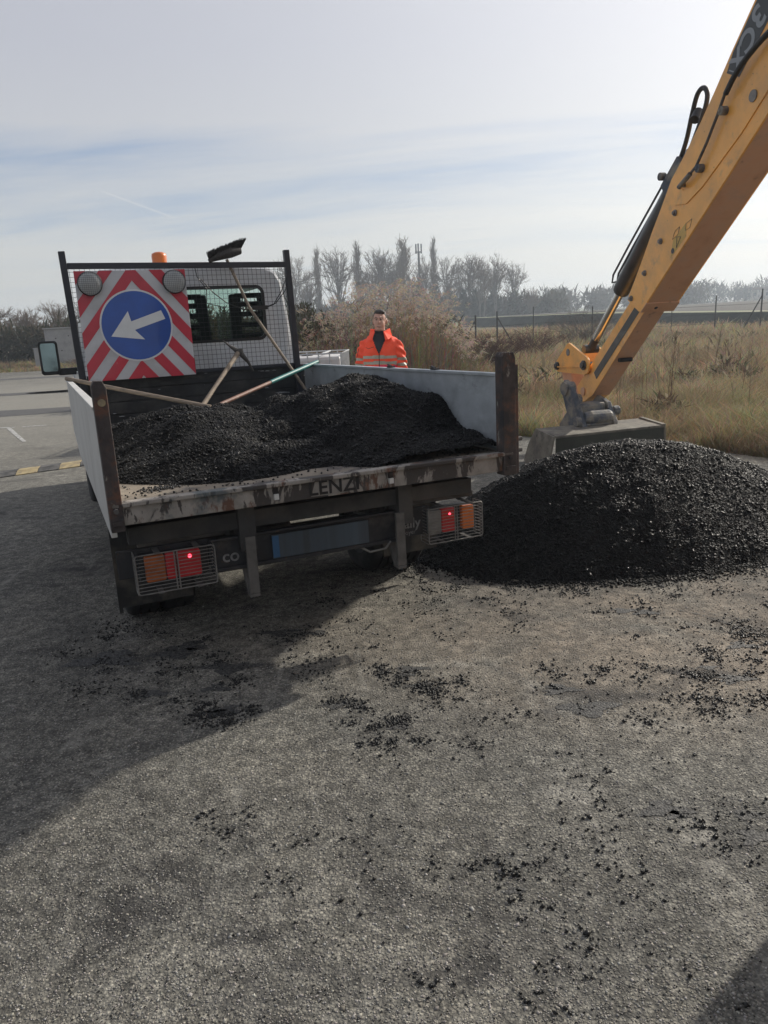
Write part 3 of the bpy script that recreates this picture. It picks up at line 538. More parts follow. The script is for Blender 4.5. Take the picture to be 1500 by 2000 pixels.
MB().add([(x, CY0+.022, z) for x, z in winp], [tuple(range(len(winp)))]).build('rear_window', M['glass'], truck)
seal = MB(); wo_ = rrect(.415, 1.755, 1.57, 2.055, .075, 5); k = len(winp)
seal.add([(x, CY0-.004, z) for x, z in wo_]+[(x, CY0-.006, z) for x, z in rrect(.44, 1.73, 1.595, 2.03, .055, 5)]+[(x, CY0+.02, z) for x, z in rrect(.44, 1.73, 1.595, 2.03, .055, 5)], [(i, (i+1) % k, k+(i+1) % k, k+i) for i in range(k)]+[(k+i, k+(i+1) % k, 2*k+(i+1) % k, 2*k+i) for i in range(k)])
seal.build('window_seal', M['blackplastic'], truck)
MB().add([(.2, CY1-.02, 1.36), (1.96, CY1-.02, 1.36), (1.85, CY1-.56, 2.2), (.3, CY1-.56, 2.2)], [(0, 1, 2, 3)]).build('windscreen', M['glass'], truck)
for xc in (.50, 1.085, 1.665):
    w_ = .17; st = MB(); st.prism([(-w_-.03, 1.0), (w_+.03, 1.0), (w_+.01, 1.75), (w_-.05, 1.965), (-w_+.05, 1.965), (-w_-.01, 1.75)], lambda u, w, t: (xc+u, t, w), CY0+.24, CY0+.245)
    st.beam((xc-w_+.005, CY0+.22, 1.3), (xc-w_+.04, CY0+.22, 1.97), .07, .1); st.beam((xc+w_-.005, CY0+.22, 1.3), (xc+w_-.04, CY0+.22, 1.97), .07, .1)
    for z in (1.62, 1.715, 1.81, 1.90, 1.975): st.beam((xc-w_+.04, CY0+.21, z), (xc+w_-.04, CY0+.21, z), .06, .045)
    st2 = MB(); 
    for z in (1.62, 1.715, 1.81, 1.90, 1.975): st2.beam((xc-w_+.03, CY0+.21, z), (xc+w_-.03, CY0+.21, z), .06, .045)
    st2.beam((xc-w_+.005, CY0+.22, 1.2), (xc-w_+.04, CY0+.22, 1.99), .08, .1); st2.beam((xc+w_-.005, CY0+.22, 1.2), (xc+w_-.04, CY0+.22, 1.99), .08, .1); st2.box((xc-w_-.02, CY0+.16, 1.0), (xc+w_+.02, CY0+.30, 1.58))
    st2.build('seat', M['seat'], truck, bevel=.012)
MB().box((.2, CY0+.25, .95), (1.96, CY1-.1, 1.15)).build('cab_interior', M['seat'], truck)
bc = MB().lathe([(.07, 2.232), (.072, 2.262), (.064, 2.270)], 20, Matrix.Translation((.905, BL+.42, 0))).build('beacon', M['blackplastic'], truck, smooth=True)
MB().lathe([(.063, 2.262), (.066, 2.335), (.061, 2.357), (.035, 2.370), (.0, 2.374)], 20, Matrix.Translation((.905, BL+.42, 0))).build('beacon_dome', M['amber'], bc, smooth=True)
# wing mirror on the left
mh = MB().prism(rrect(-.185, -.005, 1.34, 1.67, .03), lambda u, w, t: (u-.02*(1.67-w)*0, t, w), 4.9, 4.99).build('mirror_housing', M['blackplastic'], truck, bevel=.008)
MB().prism(rrect(-.165, -.028, 1.375, 1.648, .02), lambda u, w, t: (u, t, w), 4.893, 4.899).build('mirror_glass', M['mirror'], mh)
MB().box((-.03, 4.93, 1.33), (.2, 4.98, 1.40)).build('mirror_arm', M['blackplastic'], truck, bevel=.01)
# chassis
for x in (.55, 1.40): MB().box((x, .25, .62), (x+.1, 5.3, .78)).build('chassis_rail', M['chassis'], truck)
MB().box((.06, .10, .70), (1.86, .19, .785)).build('cross_beam', M['chassis'], truck, bevel=.004)
for y in (1.0, 2.0, 3.0): MB().box((.05, y, .785), (2.0, y+.08, .857)).build('floor_bearer', M['chassis'], truck)
for x in (.56, 1.40): MB().box((x, .06, .60), (x+.08, .2, .835)).build('beam_bracket', M['chassis'], truck)
for x in (.05, 1.8): MB().box((x, .20, .79), (x+.2, 1.9, .856)).build('side_member', M['chassis'], truck)
ub = MB().box((.42, .115, .512), (1.60, .135, .665)).box((.42, .10, .500), (1.40, .12, .520)).box((.42, .098, .655), (1.40, .14, .668)).box((-.0, .14, .535), (.45, .16, .67)).build('underrun_bar', M['dark_steel'], truck, bevel=.003)
TXT('co', .085, .517, .1130, .57, 'lettering', M['greyink'], ub, bold=.001)
TXT('ally', .075, 1.497, .1130, .583, 'lettering', M['greyink'], ub, bold=.001); TXT('oyer', .034, 1.485, .1130, .535, 'lettering', M['greyink'], ub, extr=.0005)
for x in (.606, 1.402):
    br_ = MB().box((x-.025, .055, .38), (x+.025, .075, .665)).add([(x-.025, .075, .37), (x-.025, .24, .60), (x-.025, .28, .60), (x-.025, .11, .37), (x+.012, .075, .37), (x+.012, .24, .60), (x+.012, .28, .60), (x+.012, .11, .37)], [(0,1,2,3),(7,6,5,4),(0,4,5,1),(1,5,6,2),(2,6,7,3),(3,7,4,0)]).box((x-.025, .055, .362), (x+.025, .12, .379))
    br_.build('step_bracket', M['bracket'], truck, bevel=.003)
np_ = MB().box((.72, .094, .525), (1.235, .0975, .645)).build('number_plate', M['plate'], truck)
MB().box((.722, .091, .53), (.755, .0935, .64)).build('plate_band', M['plateblue'], np_)
MB().tube([(1.18, .12, .51), (1.24, .10, .47), (1.33, .1, .475), (1.36, .1, .51)], .006, 6).build('air_hose', M['cage'], truck); MB().tube([(.62, .4, .5), (.8, .45, .42), (1.0, .4, .5)], .006, 6).build('air_hose', M['cage'], truck)
# tail lights in wire cages
def tail(x0, x1, z0, z1, order):
    zt = z1-.015; y = .10
    bd = MB().box((x0+.02, y+.02, z0+.035), (x1-.02, y+.07, zt)).build('tail_light', M['blackplastic'], truck, bevel=.006)
    for nm, a, b, mt in order:
        MB().prism(rrect(a, b, z0+.04, zt-.005, .01, 3), lambda u, w, t: (u, t, w), y-.012, y+.019).build(nm, mt, bd, bevel=.004)
    cg = MB(); w = .0034
    R0 = rrect(x0, x1, z0, z1, .012, 3); cg.tube([(u, y-.055, v) for u, v in R0+[R0[0]]], w, 6, False)
    xm = x0+(x1-x0)*.5
    for xx_ in (xm-.006, xm+.008): cg.tube([(xx_, y-.056, z0), (xx_, y-.056, z1)], w*.9, 6)
    nb = 11
    for i in range(1, nb):
        z = z0+(z1-z0)*i/nb
        cg.tube([(x0, y+.03, z), (x0, y-.05, z), (x0+.006, y-.055, z), (x1-.006, y-.055, z), (x1, y-.05, z), (x1, y+.03, z)], .0019, 5)
    for xx_ in (x0, x1): cg.tube([(xx_, y-.05, z1), (xx_, y+.04, z1), (xx_, y+.04, z0), (xx_, y-.05, z0)], w*.8, 6)
    co_ = cg.build('light_guard', M['cage'], truck, smooth=True)
    for xx_ in (x0+.28*(x1-x0), x0+.78*(x1-x0)):
        MB().box((xx_-.013, y-.06, z1+.001), (xx_+.013, y+.08, z1+.006)).build('guard_strap', M['bracket'], co_); MB().box((xx_-.012, y-.06, z0-.006), (xx_+.012, y+.05, z0-.001)).build('guard_strap', M['bracket'], co_)
    return bd
t1 = tail(.07, .43, .475, .66, (('amber_lens', .115, .205, M['amber_dim']), ('grey_lens', .209, .255, M['redlens']), ('red_lens', .262, .37, M['redlens'])))
MB().cyl((.320, .0875, .613), (.320, .085, .613), .0085, 14).build('lit_bulb', M['redlit'], t1)
t2 = tail(1.56, 1.89, .47, .66, (('clear_lens', 1.585, 1.66, M['clearlens']), ('red_lens', 1.664, 1.748, M['redlens']), ('amber_lens', 1.79, 1.862, M['amber'])))
MB().cyl((1.711, .0875, .61), (1.711, .085, .61), .0065, 14).build('lit_bulb', M['redlit'], t2)
for x in (.1, 1.5): MB().box((x, .16, .67), (x+.4, .2, .70)).build('light_bracket', M['bracket'], truck)
# mud flaps and wheels
MB().box((.015, .80, .15), (.035, .82, .80)).box((.03, .80, .18), (.42, .815, .80)).build('mud_flap', M['flap'], truck)
MB().box((1.62, .80, .2), (2.0, .815, .80)).build('mud_flap', M['flap'], truck)
def wheel(x0, x1, y, r=.34, side=-1):
    tr = MB(); Mx = Matrix.Translation((0, y, r)) @ Matrix.Rotation(math.pi/2, 4, 'Y'); w = x1-x0
    tr.lathe([(r*.62, x0), (r*.78, x0-.012), (r*.94, x0+.004), (r, x0+.03), (r, x0+w*.33), (r-.01, x0+w*.34), (r-.01, x0+w*.38), (r, x0+w*.39), (r, x0+w*.61), (r-.01, x0+w*.62), (r-.01, x0+w*.66), (r, x0+w*.67), (r, x1-.03), (r*.94, x1-.004), (r*.78, x1+.012), (r*.62, x1)], 40, Mx)
    t = tr.build('wheel', M['rubber'], truck, smooth=True)
    MB().lathe([(r*.63, x0+.005), (r*.58, x0+.02), (r*.45, x0+.05), (r*.2, x0+.02), (.0, x0+.02)], 28, Mx).lathe([(r*.63, x1-.005), (r*.55, x1-.03), (.0, x1-.03)], 28, Mx).build('rim', M['rim'], t, smooth=True)
    for k in range(6):
        a = k*math.pi/3; MB().cyl((x0+.0, y+.1*math.cos(a), r+.1*math.sin(a)), (x0+.04, y+.1*math.cos(a), r+.1*math.sin(a)), .011, 6).build('wheel_nut', M['pin'], t)
wheel(.07, .26, 1.22); wheel(.275, .46, 1.22); wheel(1.60, 1.785, 1.22); wheel(1.80, 1.98, 1.22); wheel(.10, .29, 4.75); wheel(1.78, 1.97, 4.75)
MB().prism([(4.3, .62), (4.38, .74), (4.6, .82), (4.9, .82), (5.12, .74), (5.2, .62), (5.25, .95), (4.25, .95)], lambda u, w, t: (t, u, w), .07, .3).build('wheel_arch', M['blackplastic'], truck)
MB().cyl((.3, 1.22, .34), (1.7, 1.22, .34), .06, 12).lathe([(.0, -.13), (.12, -.09), (.15, 0), (.12, .09), (0, .13)], 16, Matrix.Translation((1.02, 1.22, .34))).box((.9, 2.0, .4), (1.5, 2.9, .7)).build('rear_axle', M['chassis'], truck)
MB().box((1.52, 2.0, .42), (1.95, 3.0, .72)).build('side_tank', M['chassis'], truck)
# asphalt in the bed
def bed_h(x, y):
    def lobe(cx, cy, rx, ry, h, p): r = np.sqrt(((x-cx)/rx)**2+((y-cy)/ry)**2); return h*np.clip(1-r**p, 0, None)
    h = np.maximum(lobe(1.72, 1.32, 1.02, 1.20, .385, 1.45), lobe(.68, 1.52, .88, 1.36, .27, 1.4))
    h = np.maximum(h, lobe(1.75, 1.3, .9, 1.45, .20, 1.8)); h = np.maximum(h, lobe(1.0, 1.2, 1.05, .95, .18, 2.0))
    h = np.maximum(h, lobe(1.9, 2.4, .9, .9, .16, 2))
    return np.where(h > 0, np.clip(h+fbm(x*1.4, y*1.4, 11)*.085*np.clip(h/.1, 0, 1), 0, None), 0)
o, pp, ss_ = heap('asphalt_load', bed_h, .05, 2.015, .06, 3.33, .010, 62000, .0026, .0066, None, FZ, '', lambda x, y: np.clip(1.2-y/3.2, .3, 1))
o.matrix_world = TM; tag(o, 'black asphalt load heaped in the open truck bed', 'asphalt heap'); stones('asphalt_grain', pp, ss_, M['grain'], o, (1, 1, .85))
k = 260; q_ = np.stack([rng.uniform(.06, 2.0, k), .04+np.abs(rng.normal(0, .22, k)), np.full(k, FZ+.004)], 1)
kk = 120; q2 = np.stack([.24+rng.normal(0, .05, kk), .24+rng.normal(0, .035, kk), np.full(kk, FZ+.005)], 1); q_ = np.concatenate([q_, q2])
stones('asphalt_grain', q_, rng.uniform(.003, .009, len(q_)), M['crumb'], o)

# ------------------------------------------------------------------ keep-left board hanging on the frame
SY = 3.235; sg = empty('direction_sign', TM, 'red and white striped board with blue arrow disc hung on truck frame', 'sign')
sx0, sx1, sz0, sz1 = .153, 1.015, 1.315, 2.175
def sp(u, v, t): return (sx0+(sx1-sx0)*u, SY-t, sz0+(sz1-sz0)*v)
MB().prism([(0, 0), (1, 0), (1, 1), (0, 1)], sp, -.02, 0).build('sign_plate', M['signwhite'], sg, bevel=.003)
def clip(poly, a, b, c):   # keep a*u+b*v<=c
    out = []
    for i in range(len(poly)):
        p, q = poly[i], poly[(i+1) % len(poly)]; dp, dq = a*p[0]+b*p[1]-c, a*q[0]+b*q[1]-c
        if dp <= 0: out.append(p)
        if (dp < 0 < dq) or (dq < 0 < dp): t = dp/(dp-dq); out.append((p[0]+(q[0]-p[0])*t, p[1]+(q[1]-p[1])*t))
    return out
# chevrons: v + |u-.5|*1.02 = const
def band(cm, w, side):   # one slanted stripe on one half
    k_ = 1.22; u0, u1 = (0, .5) if side < 0 else (.5, 1); pl = [(u0, 0), (u1, 0), (u1, 1), (u0, 1)]
    if side < 0: pl = clip(pl, -k_, 1, cm+w-.5*k_); pl = clip(pl, k_, -1, -(cm-w)+.5*k_)
    else: pl = clip(pl, k_, 1, cm+w+.5*k_); pl = clip(pl, -k_, -1, -(cm-w)-.5*k_)
    return pl
for cm in (1.56, 1.27, .98, .69, .395, .10):
    for side in (-1, 1):
        pl = band(cm, .074, side)
        if len(pl) > 2: MB().add([sp(u, v, .0025) for u, v in pl], [tuple(range(len(pl)))]).build('red_stripe', M['red'], sg)
cc, rr_ = (.495, .495), .325
def disc(r, t, n=56): return [sp(cc[0]+r*math.cos(2*math.pi*i/n), cc[1]+r*math.sin(2*math.pi*i/n), t) for i in range(n)]
MB().add(disc(rr_+.008, .005)+disc(rr_+.008, .0), [tuple(range(56))]+[(i, (i+1) % 56, 56+(i+1) % 56, 56+i) for i in range(56)]).build('disc_rim', M['arrow'], sg)
MB().add(disc(rr_-.008, .0075), [tuple(range(56))]).build('blue_disc', M['signblue'], sg)
ap = [(.36, 1.666), (.521, 1.858), (.540, 1.771), (.786, 1.858), (.812, 1.782), (.562, 1.705), (.605, 1.622)]
ap = [(.252, .405), (.428, .63), (.448, .535), (.733, .627), (.765, .546), (.472, .455), (.555, .362)]
MB().add([sp(u, v, .0105) for u, v in ap], [tuple(range(7))]).build('arrow', M['arrow'], sg)
for u in (.125, .885):
    c = sp(u, .885, 0); lm = MB().lathe([(.093, .0), (.095, .03), (.088, .046)], 32, Matrix.Translation(c) @ Matrix.Rotation(math.pi/2, 4, 'X')).build('lamp_rim', M['blackplastic'], sg, smooth=False)
    lens = MB().lathe([(.088, .040), (.07, .050), (.04, .056), (0, .058)], 32, Matrix.Translation(c) @ Matrix.Rotation(math.pi/2, 4, 'X')).build('lamp_lens', M['lamp_grey'], lm, smooth=True)
    gd = MB()
    for i in range(-5, 6):
        w = math.sqrt(max(0, .09**2-(i*.015)**2)); gd.tube([(c[0]+i*.015, c[1]-.062, c[2]-w), (c[0]+i*.015, c[1]-.062, c[2]+w)], .0011, 4); gd.tube([(c[0]-w, c[1]-.061, c[2]+i*.015), (c[0]+w, c[1]-.061, c[2]+i*.015)], .0011, 4)
    gd.build('lamp_grille', M['frame_paint'], lm)
for x, z in ((.3, 1.5), (.8, 1.5), (.3, 2.1), (.8, 2.1)): MB().box((x, SY+.02, z), (x+.04, BL-.045, z+.03)).build('hanger', M['dark_steel'], sg)

# ------------------------------------------------------------------ tools in the bed
def T3(x, y, z): return TM @ Vector((x, y, z))
br = empty('broom', TM, 'long handled yard broom leaning head up on the frame', 'broom')
MB().tube([(1.93, 2.85, 1.02), (1.55, 3.30, 1.85), (1.50, 3.33, 2.0), (1.405, 3.36, 2.26)], [.013]*4, 10).build('handle', M['wood'], br, smooth=True)
hd = MB(); A0, A1 = Vector((1.24, 3.30, 2.245)), Vector((1.53, 3.36, 2.33))
hd.tube([A0, A0.lerp(A1, .3)+Vector((0, 0, .018)), A0.lerp(A1, .7)+Vector((0, 0, .015)), A1], [.016, .042, .050, .030], 12).build('broom_block', M['bristle'], br, smooth=True)
bs = MB()
for i in range(900):
    t = random.random(); p = A0.lerp(A1, t); q = p+Vector((.035*random.uniform(-.6, .9)+.03*t, random.uniform(-.05, .05), 
        .066+.03*t+random.uniform(-.012, .012))); bs.tube([p, q], [.0032, .002], 3, False)
bs.build('bristles', M['bristle'], br, fix=False)
pk = empty('pickaxe', TM, 'pickaxe with worn wooden shaft leaning against the dark headboard', 'pickaxe')
MB().tube([(.83, 2.55, FZ+.08), (1.10, 2.9, 1.22), (1.40, 3.24, 1.475)], [.022, .017, .022], 10).build('handle', M['wood'], pk, smooth=True)
MB().tube([(1.27, 3.22, 1.585), (1.34, 3.235, 1.525), (1.415, 3.25, 1.475), (1.48, 3.25, 1.39), (1.52, 3.25, 1.305)], [.004, .012, .027, .014, .007], 8).lathe([(.034, -.03), (.038, 0), (.034, .03)], 12, Matrix.Translation((1.41, 3.25, 1.475))).build('pick_head', M['tool_steel'], pk, smooth=True)
sh = empty('shovel', TM, 'shovel stuck in the load with teal grip resting on right panel', 'shovel')
a_, b_ = Vector((.88, 2.05, FZ+.20)), Vector((2.08, 3.13, 1.352)); 
MB().tube([a_, a_.lerp(b_, .52)], .0155, 10).build('handle', M['woodred'], sh, smooth=True); MB().tube([a_.lerp(b_, .50), b_], .0185, 12).build('grip', M['teal'], sh, smooth=True)
bl = MB().prism([(-.1, 0), (.1, 0), (.12, -.2), (0, -.3), (-.12, -.2)], lambda u, w, t: tuple(a_+Vector((u*.6-w*-.75*1.0, u*-.7+w*.65, w*.25+t-.02))), 0, .004).build('blade', M['tool_steel'], sh)
rk = empty('rake', TM, 'bare wooden shaft lying from left panel across the bed', 'rake')
MB().tube([(-.02, 3.0, 1.362), (.42, 2.35, 1.25), (.86, 1.95, 1.135)], .0155, 10).build('handle', M['wood'], rk, smooth=True)
MB().box((.80, 1.84, 1.075), (.98, 1.88, 1.10)).build('rake_head', M['tool_steel'], rk)
# ------------------------------------------------------------------ backhoe
OD = Vector((2.60222964, 7.6, 1.55018485)); D = Vector((.15858218, -.74473363, .64824649)); WD = Vector((.97807164, .20826874, 0)); ND = Vector((-.13500948, .63403151, .76143055))
DM = Matrix(((WD.x, D.x, ND.x, OD.x), (WD.y, D.y, ND.y, OD.y), (WD.z, D.z, ND.z, OD.z), (0, 0, 0, 1)))
RB = Matrix.Translation((3.0, 1.0, 0)); hoe = empty('backhoe_loader', RB, 'yellow digger arm reaching down with wide bucket behind the asphalt pile', 'digger')
DL = RB.inverted() @ DM
def dpart(mb, name, mat, smooth=False, bevel=.004, parent=None, fix=True):
    o = mb.build(name, mat, parent or hoe, smooth=smooth, bevel=bevel, fix=fix)
    if parent is None: o.matrix_local = DL
    return o
# outer dipper: two side plates with the photo's profile, underside, top
prof = [(-.07, .20), (.0, .03), (.03, 0), (5.3, .0), (5.3, .55), (4.4, .72), (3.3, .80), (2.5, .76), (2.16, .71), (1.86, .655), (1.62, .62), (1.35, .595), (1.08, .585), (.82, .51), (.62, .46), (.38, .385), (.14, .32), (-.04, .275), (-.085, .25)]
ob = dpart(MB().prism(prof, lambda u, w, t: (t, u, w), 0, .018), 'dipper_side_plate', M['yellow'], bevel=.003)
dpart(MB().prism(prof, lambda u, w, t: (t, u, w), .332, .35), 'dipper_side_plate', M['yellow'], bevel=.003)
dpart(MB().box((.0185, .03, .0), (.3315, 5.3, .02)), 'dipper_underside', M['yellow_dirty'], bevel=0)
tp = [p for p in prof if p[1] > .3][::-1]
t_ = MB()
for (s0, n0), (s1, n1) in zip(tp[:-1], tp[1:]): t_.add([(.0185, s0, n0-.03), (.3315, s0, n0-.03), (.3315, s1, n1-.03), (.0185, s1, n1-.03), (.0185, s0, n0-.012), (.3315, s0, n0-.012), (.3315, s1, n1-.012), (.0185, s1, n1-.012)], [(0,1,2,3),(7,6,5,4),(0,4,5,1),(2,6,7,3)])
dpart(t_, 'dipper_top_plate', M['yellow'], bevel=0)
# raised weld flange along the lower edge of plate and doubler plate
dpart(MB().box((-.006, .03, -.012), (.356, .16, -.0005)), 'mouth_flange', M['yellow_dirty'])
dbl = [(1.02, .40), (1.12, .24), (1.30, .16), (1.6, .14), (2.0, .10), (2.6, .12), (2.62, .44), (2.35, .50), (2.1, .46), (1.75, .33), (1.45, .26), (1.2, .30), (1.1, .42)]
dpart(MB().prism([(1.05, .45), (1.0, .36), (1.12, .24), (1.35, .18), (1.9, .12), (2.9, .12), (2.9, .40), (2.45, .42), (2.2, .36), (1.95, .30), (1.6, .24), (1.3, .26), (1.16, .36), (1.12, .46)], lambda u, w, t: (t, u, w), -.010, -.0005), 'doubler_plate', M['yellow'], bevel=.003)
for s_, n_ in ((.96, .31), (.66, .28), (.30, .24), (-.02, .215)):
    dpart(MB().cyl((-.028, s_, n_), (0, s_, n_), .017, 6).cyl((-.012, s_, n_), (0, s_, n_), .027, 12), 'adjuster_bolt', M['pin'], bevel=0)
dpart(MB().cyl((-.02, 2.13, .22), (.37, 2.13, .22), .042, 20).cyl((-.008, 2.13, .22), (0, 2.13, .22), .058, 20), 'pivot_pin', M['pin'], bevel=0)
# hoses, pipe and clamps on the near plate
hp = smooth_path([(-.05, 2.95, .06), (-.06, 2.72, .25), (-.065, 2.50, .37), (-.065, 2.28, .44), (-.06, 2.12, .465), (-.055, 1.98, .455)])
dpart(MB().tube(hp, .022, 10), 'hydraulic_hose', M['hose'], smooth=True, bevel=0)
dpart(MB().tube([(-.05, 2.0, .48), (-.045, 1.82, .425), (-.045, 1.62, .37), (-.045, 1.42, .335), (-.05, 1.26, .365)], .012, 10), 'steel_pipe', M['bracket'], smooth=True, bevel=0)
dpart(MB().tube([(-.05, 1.34, .345), (-.05, 1.17, .385)], .021, 10).cyl((-.05, 1.2, .378), (0, 1.185, .39), .018, 10), 'hose_fitting', M['hitch'], smooth=True, bevel=0)
for s_, n_ in ((1.87, .425), (1.43, .315)): dpart(MB().cyl((-.055, s_, n_-.012), (0, s_, n_-.012), .034, 14).cyl((-.068, s_, n_-.012), (-.055, s_, n_-.012), .014, 6), 'pipe_clamp', M['hitch'], bevel=.004)
# decals
dk = dpart(MB().prism([(2.03, .63), (2.10, .48), (3.05, .56), (3.05, .755), (2.5, .735), (2.16, .685)], lambda u, w, t: (t, u, w), -.0035, -.0005), 'model_decal', M['decal_dark'], bevel=0)
Rt = Matrix(((0, 0, -1, 0), (-1, 0, 0, 0), (0, -1, 0, 0), (0, 0, 0, 1)))   # text x -> -s, text y -> -n, facing -w
def dtext(s, size, ss__, nn__, name, mat, parent, **k): return text_mesh(s, size, Matrix.Translation((-.0052, ss__, nn__)) @ Rt, name, mat, parent, **k)
dtext('3', .235, 2.46, .635, 'lettering', M['decal_grey'], dk, bold=.007); dtext('C', .215, 2.31, .612, 'lettering', M['decal_grey'], dk, bold=.007); dtext('X', .20, 2.165, .60, 'lettering', M['decal_grey'], dk, bold=.007)
MB().add([(-.0045, 2.055, .62), (-.0045, 2.065, .62), (-.0045, 2.12, .50), (-.0045, 2.11, .50)], [(0, 1, 2, 3)]).build('decal_line', M['decal_grey'], dk)
wp = dpart(MB().prism([(.68, .05), (.80, .145), (1.02, .125), (.96, .03)], lambda u, w, t: (t, u, w), -.0015, -.0003), 'warning_decal', M['decal'], bevel=0)
def outl(pts, w=.004, x=-.003):
    m = MB(); n = len(pts)
    for i in range(n): m.tube([(x, *pts[i]), (x, *pts[(i+1) % n])], w*.5, 4, False)
    return m
outl([(.90, .085), (.80, .055), (.86, .03+.095)], .005).build('warning_triangle', M['decal_dark'], wp)
outl([(.94, .165), (.86, .185), (.80, .155), (.88, .13)], .003).build('warning_diamond', M['decal_dark'], wp)
outl([(1.10, .085), (1.02, .115), (.98, .075), (1.04, .05)], .003).build('warning_diamond', M['decal_dark'], wp)
MB().cyl((-.004, .745, .075), (-.002, .745, .075), .024, 18).build('warning_dot', M['decal_dark'], wp)
dpart(MB().prism([(.11, .15), (.05, .20), (.04, .17), (.08, .13)], lambda u, w, t: (u*0+w, t, 0), .0, .0) if False else MB().cyl((.13, .09, -.0135), (.13, .09, -.0125), .018, 12), 'drain_hole', M['ink'], bevel=0)
# inner dipper with black wear strip
ie = -1.62
dpart(MB().prism([(ie+.02, .06), (ie-.03, .13), (ie, .30), (.5, .27), (.5, .035), (ie+.25, .0)], lambda u, w, t: (t, u, w), .065, .285), 'inner_dipper', M['yellow'])
dpart(MB().box((.0635-.003, -1.18, .085), (.0645, .4, .175)), 'wear_strip', M['cylblack'], bevel=0)
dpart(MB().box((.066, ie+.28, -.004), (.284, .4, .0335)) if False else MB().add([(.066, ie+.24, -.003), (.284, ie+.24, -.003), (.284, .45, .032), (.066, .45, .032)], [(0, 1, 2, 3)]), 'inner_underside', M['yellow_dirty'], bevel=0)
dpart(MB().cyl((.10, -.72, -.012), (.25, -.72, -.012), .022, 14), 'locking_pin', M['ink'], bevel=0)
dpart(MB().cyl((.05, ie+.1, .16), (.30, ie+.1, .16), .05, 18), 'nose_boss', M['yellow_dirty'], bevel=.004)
# bucket cylinder on top, rod
dpart(MB().tube([(.175, 1.25, .70), (.175, 1.05, .69), (.175, -.30, .615), (.175, -.36, .61)], [.08, .095, .095, .085], 20), 'bucket_cylinder', M['cylblack'], smooth=True, bevel=0)
dpart(MB().cyl((.175, -.36, .61), (.175, -1.12, .567), .045, 18), 'cylinder_rod', M['chrome'], smooth=True, bevel=0)
dpart(MB().cyl((.175, -1.08, .57), (.175, -1.26, .56), .048, 14).cyl((.09, -1.25, .56), (.26, -1.25, .56), .05, 16), 'rod_eye', M['cylblack'], smooth=True, bevel=0)
hz = [(.16, -.30, .70), (.13, -.38, .755), (.12, -.30, .79), (.12, .1, .80), (.12, .9, .80), (.12, 1.12, .77)]
dpart(MB().tube(hz, .011, 8).tube([(a+.05, b+.02, c-.005) for a, b, c in hz[1:]], .011, 8), 'cylinder_pipe', M['cylblack'], smooth=True, bevel=0)
dpart(MB().tube(smooth_path([(.1, 1.05, .70), (.1, 1.3, .78), (.08, 1.50, .86), (.06, 1.66, .905), (.06, 1.74, .88), (.06, 1.75, .80), (.05, 1.68, .72), (.05, 1.5, .66), (.08, 1.2, .62)]), .020, 10).cyl((.03, 1.55, .74), (.09, 1.57, .82), .04, 12), 'looped_hose', M['hose'], smooth=True, bevel=0)
dpart(MB().box((.05, .88, .60), (.14, 1.2, .74)).cyl((.02, .95, .78), (.08, .95, .78), .035, 12), 'valve_block', M['hitch'], bevel=.006)
# bell crank plates, pins and link
cr = []
pts = [(-1.46, .80, .09), (-1.80, .76, .085), (-1.26, .36, .10)]
def crank(x0, x1):
    poly_ = []
    from itertools import chain
    cs = [(-1.455, .715, .085), (-1.79, .745, .075), (-1.25, .33, .105)]
    allp = []
    for cx, cy, r in cs:
        for k in range(14): allp.append((cx+r*math.cos(k*2*math.pi/14), cy+r*math.sin(k*2*math.pi/14)))
    allp.sort()
    def half(ps):
        h = []
        for p in ps:
            while len(h) > 1 and (h[-1][0]-h[-2][0])*(p[1]-h[-2][1])-(h[-1][1]-h[-2][1])*(p[0]-h[-2][0]) <= 0: h.pop()
            h.append(p)
        return h
    lo = half(allp); up = half(allp[::-1]); hull = lo[:-1]+up[:-1]
    return MB().prism(hull, lambda u, w, t: (t, u, w), x0, x1)
dpart(crank(.02, .045), 'crank_plate', M['yellow'], bevel=.003); dpart(crank(.305, .33), 'crank_plate', M['yellow'], bevel=.003)
dpart(MB().cyl((.014, -1.475, .70), (.0195, -1.475, .70), .042, 20), 'crank_hole', M['pin'], bevel=0)
for s_, n_, r in ((-1.80, .75, .03), (-1.25, .335, .036)):
    dpart(MB().cyl((-.02, s_, n_), (.37, s_, n_), r, 16).cyl((.0, s_, n_), (.02, s_, n_), r+.02, 16), 'crank_pin', M['cylblack'], bevel=.003)
dpart(MB().beam((.0, -1.78, .72), (.0, -1.30, .36), .014, .014), 'pin_lock_bar', M['yellow'], bevel=0)
dpart(MB().prism([(-1.88, .80), (-1.70, .70), (-1.68, .55), (-1.82, .12), (-1.98, .10), (-1.96, .40)], lambda u, w, t: (t, u, w), .09, .26), 'tipping_link', M['yellow_dirty'], bevel=.02)
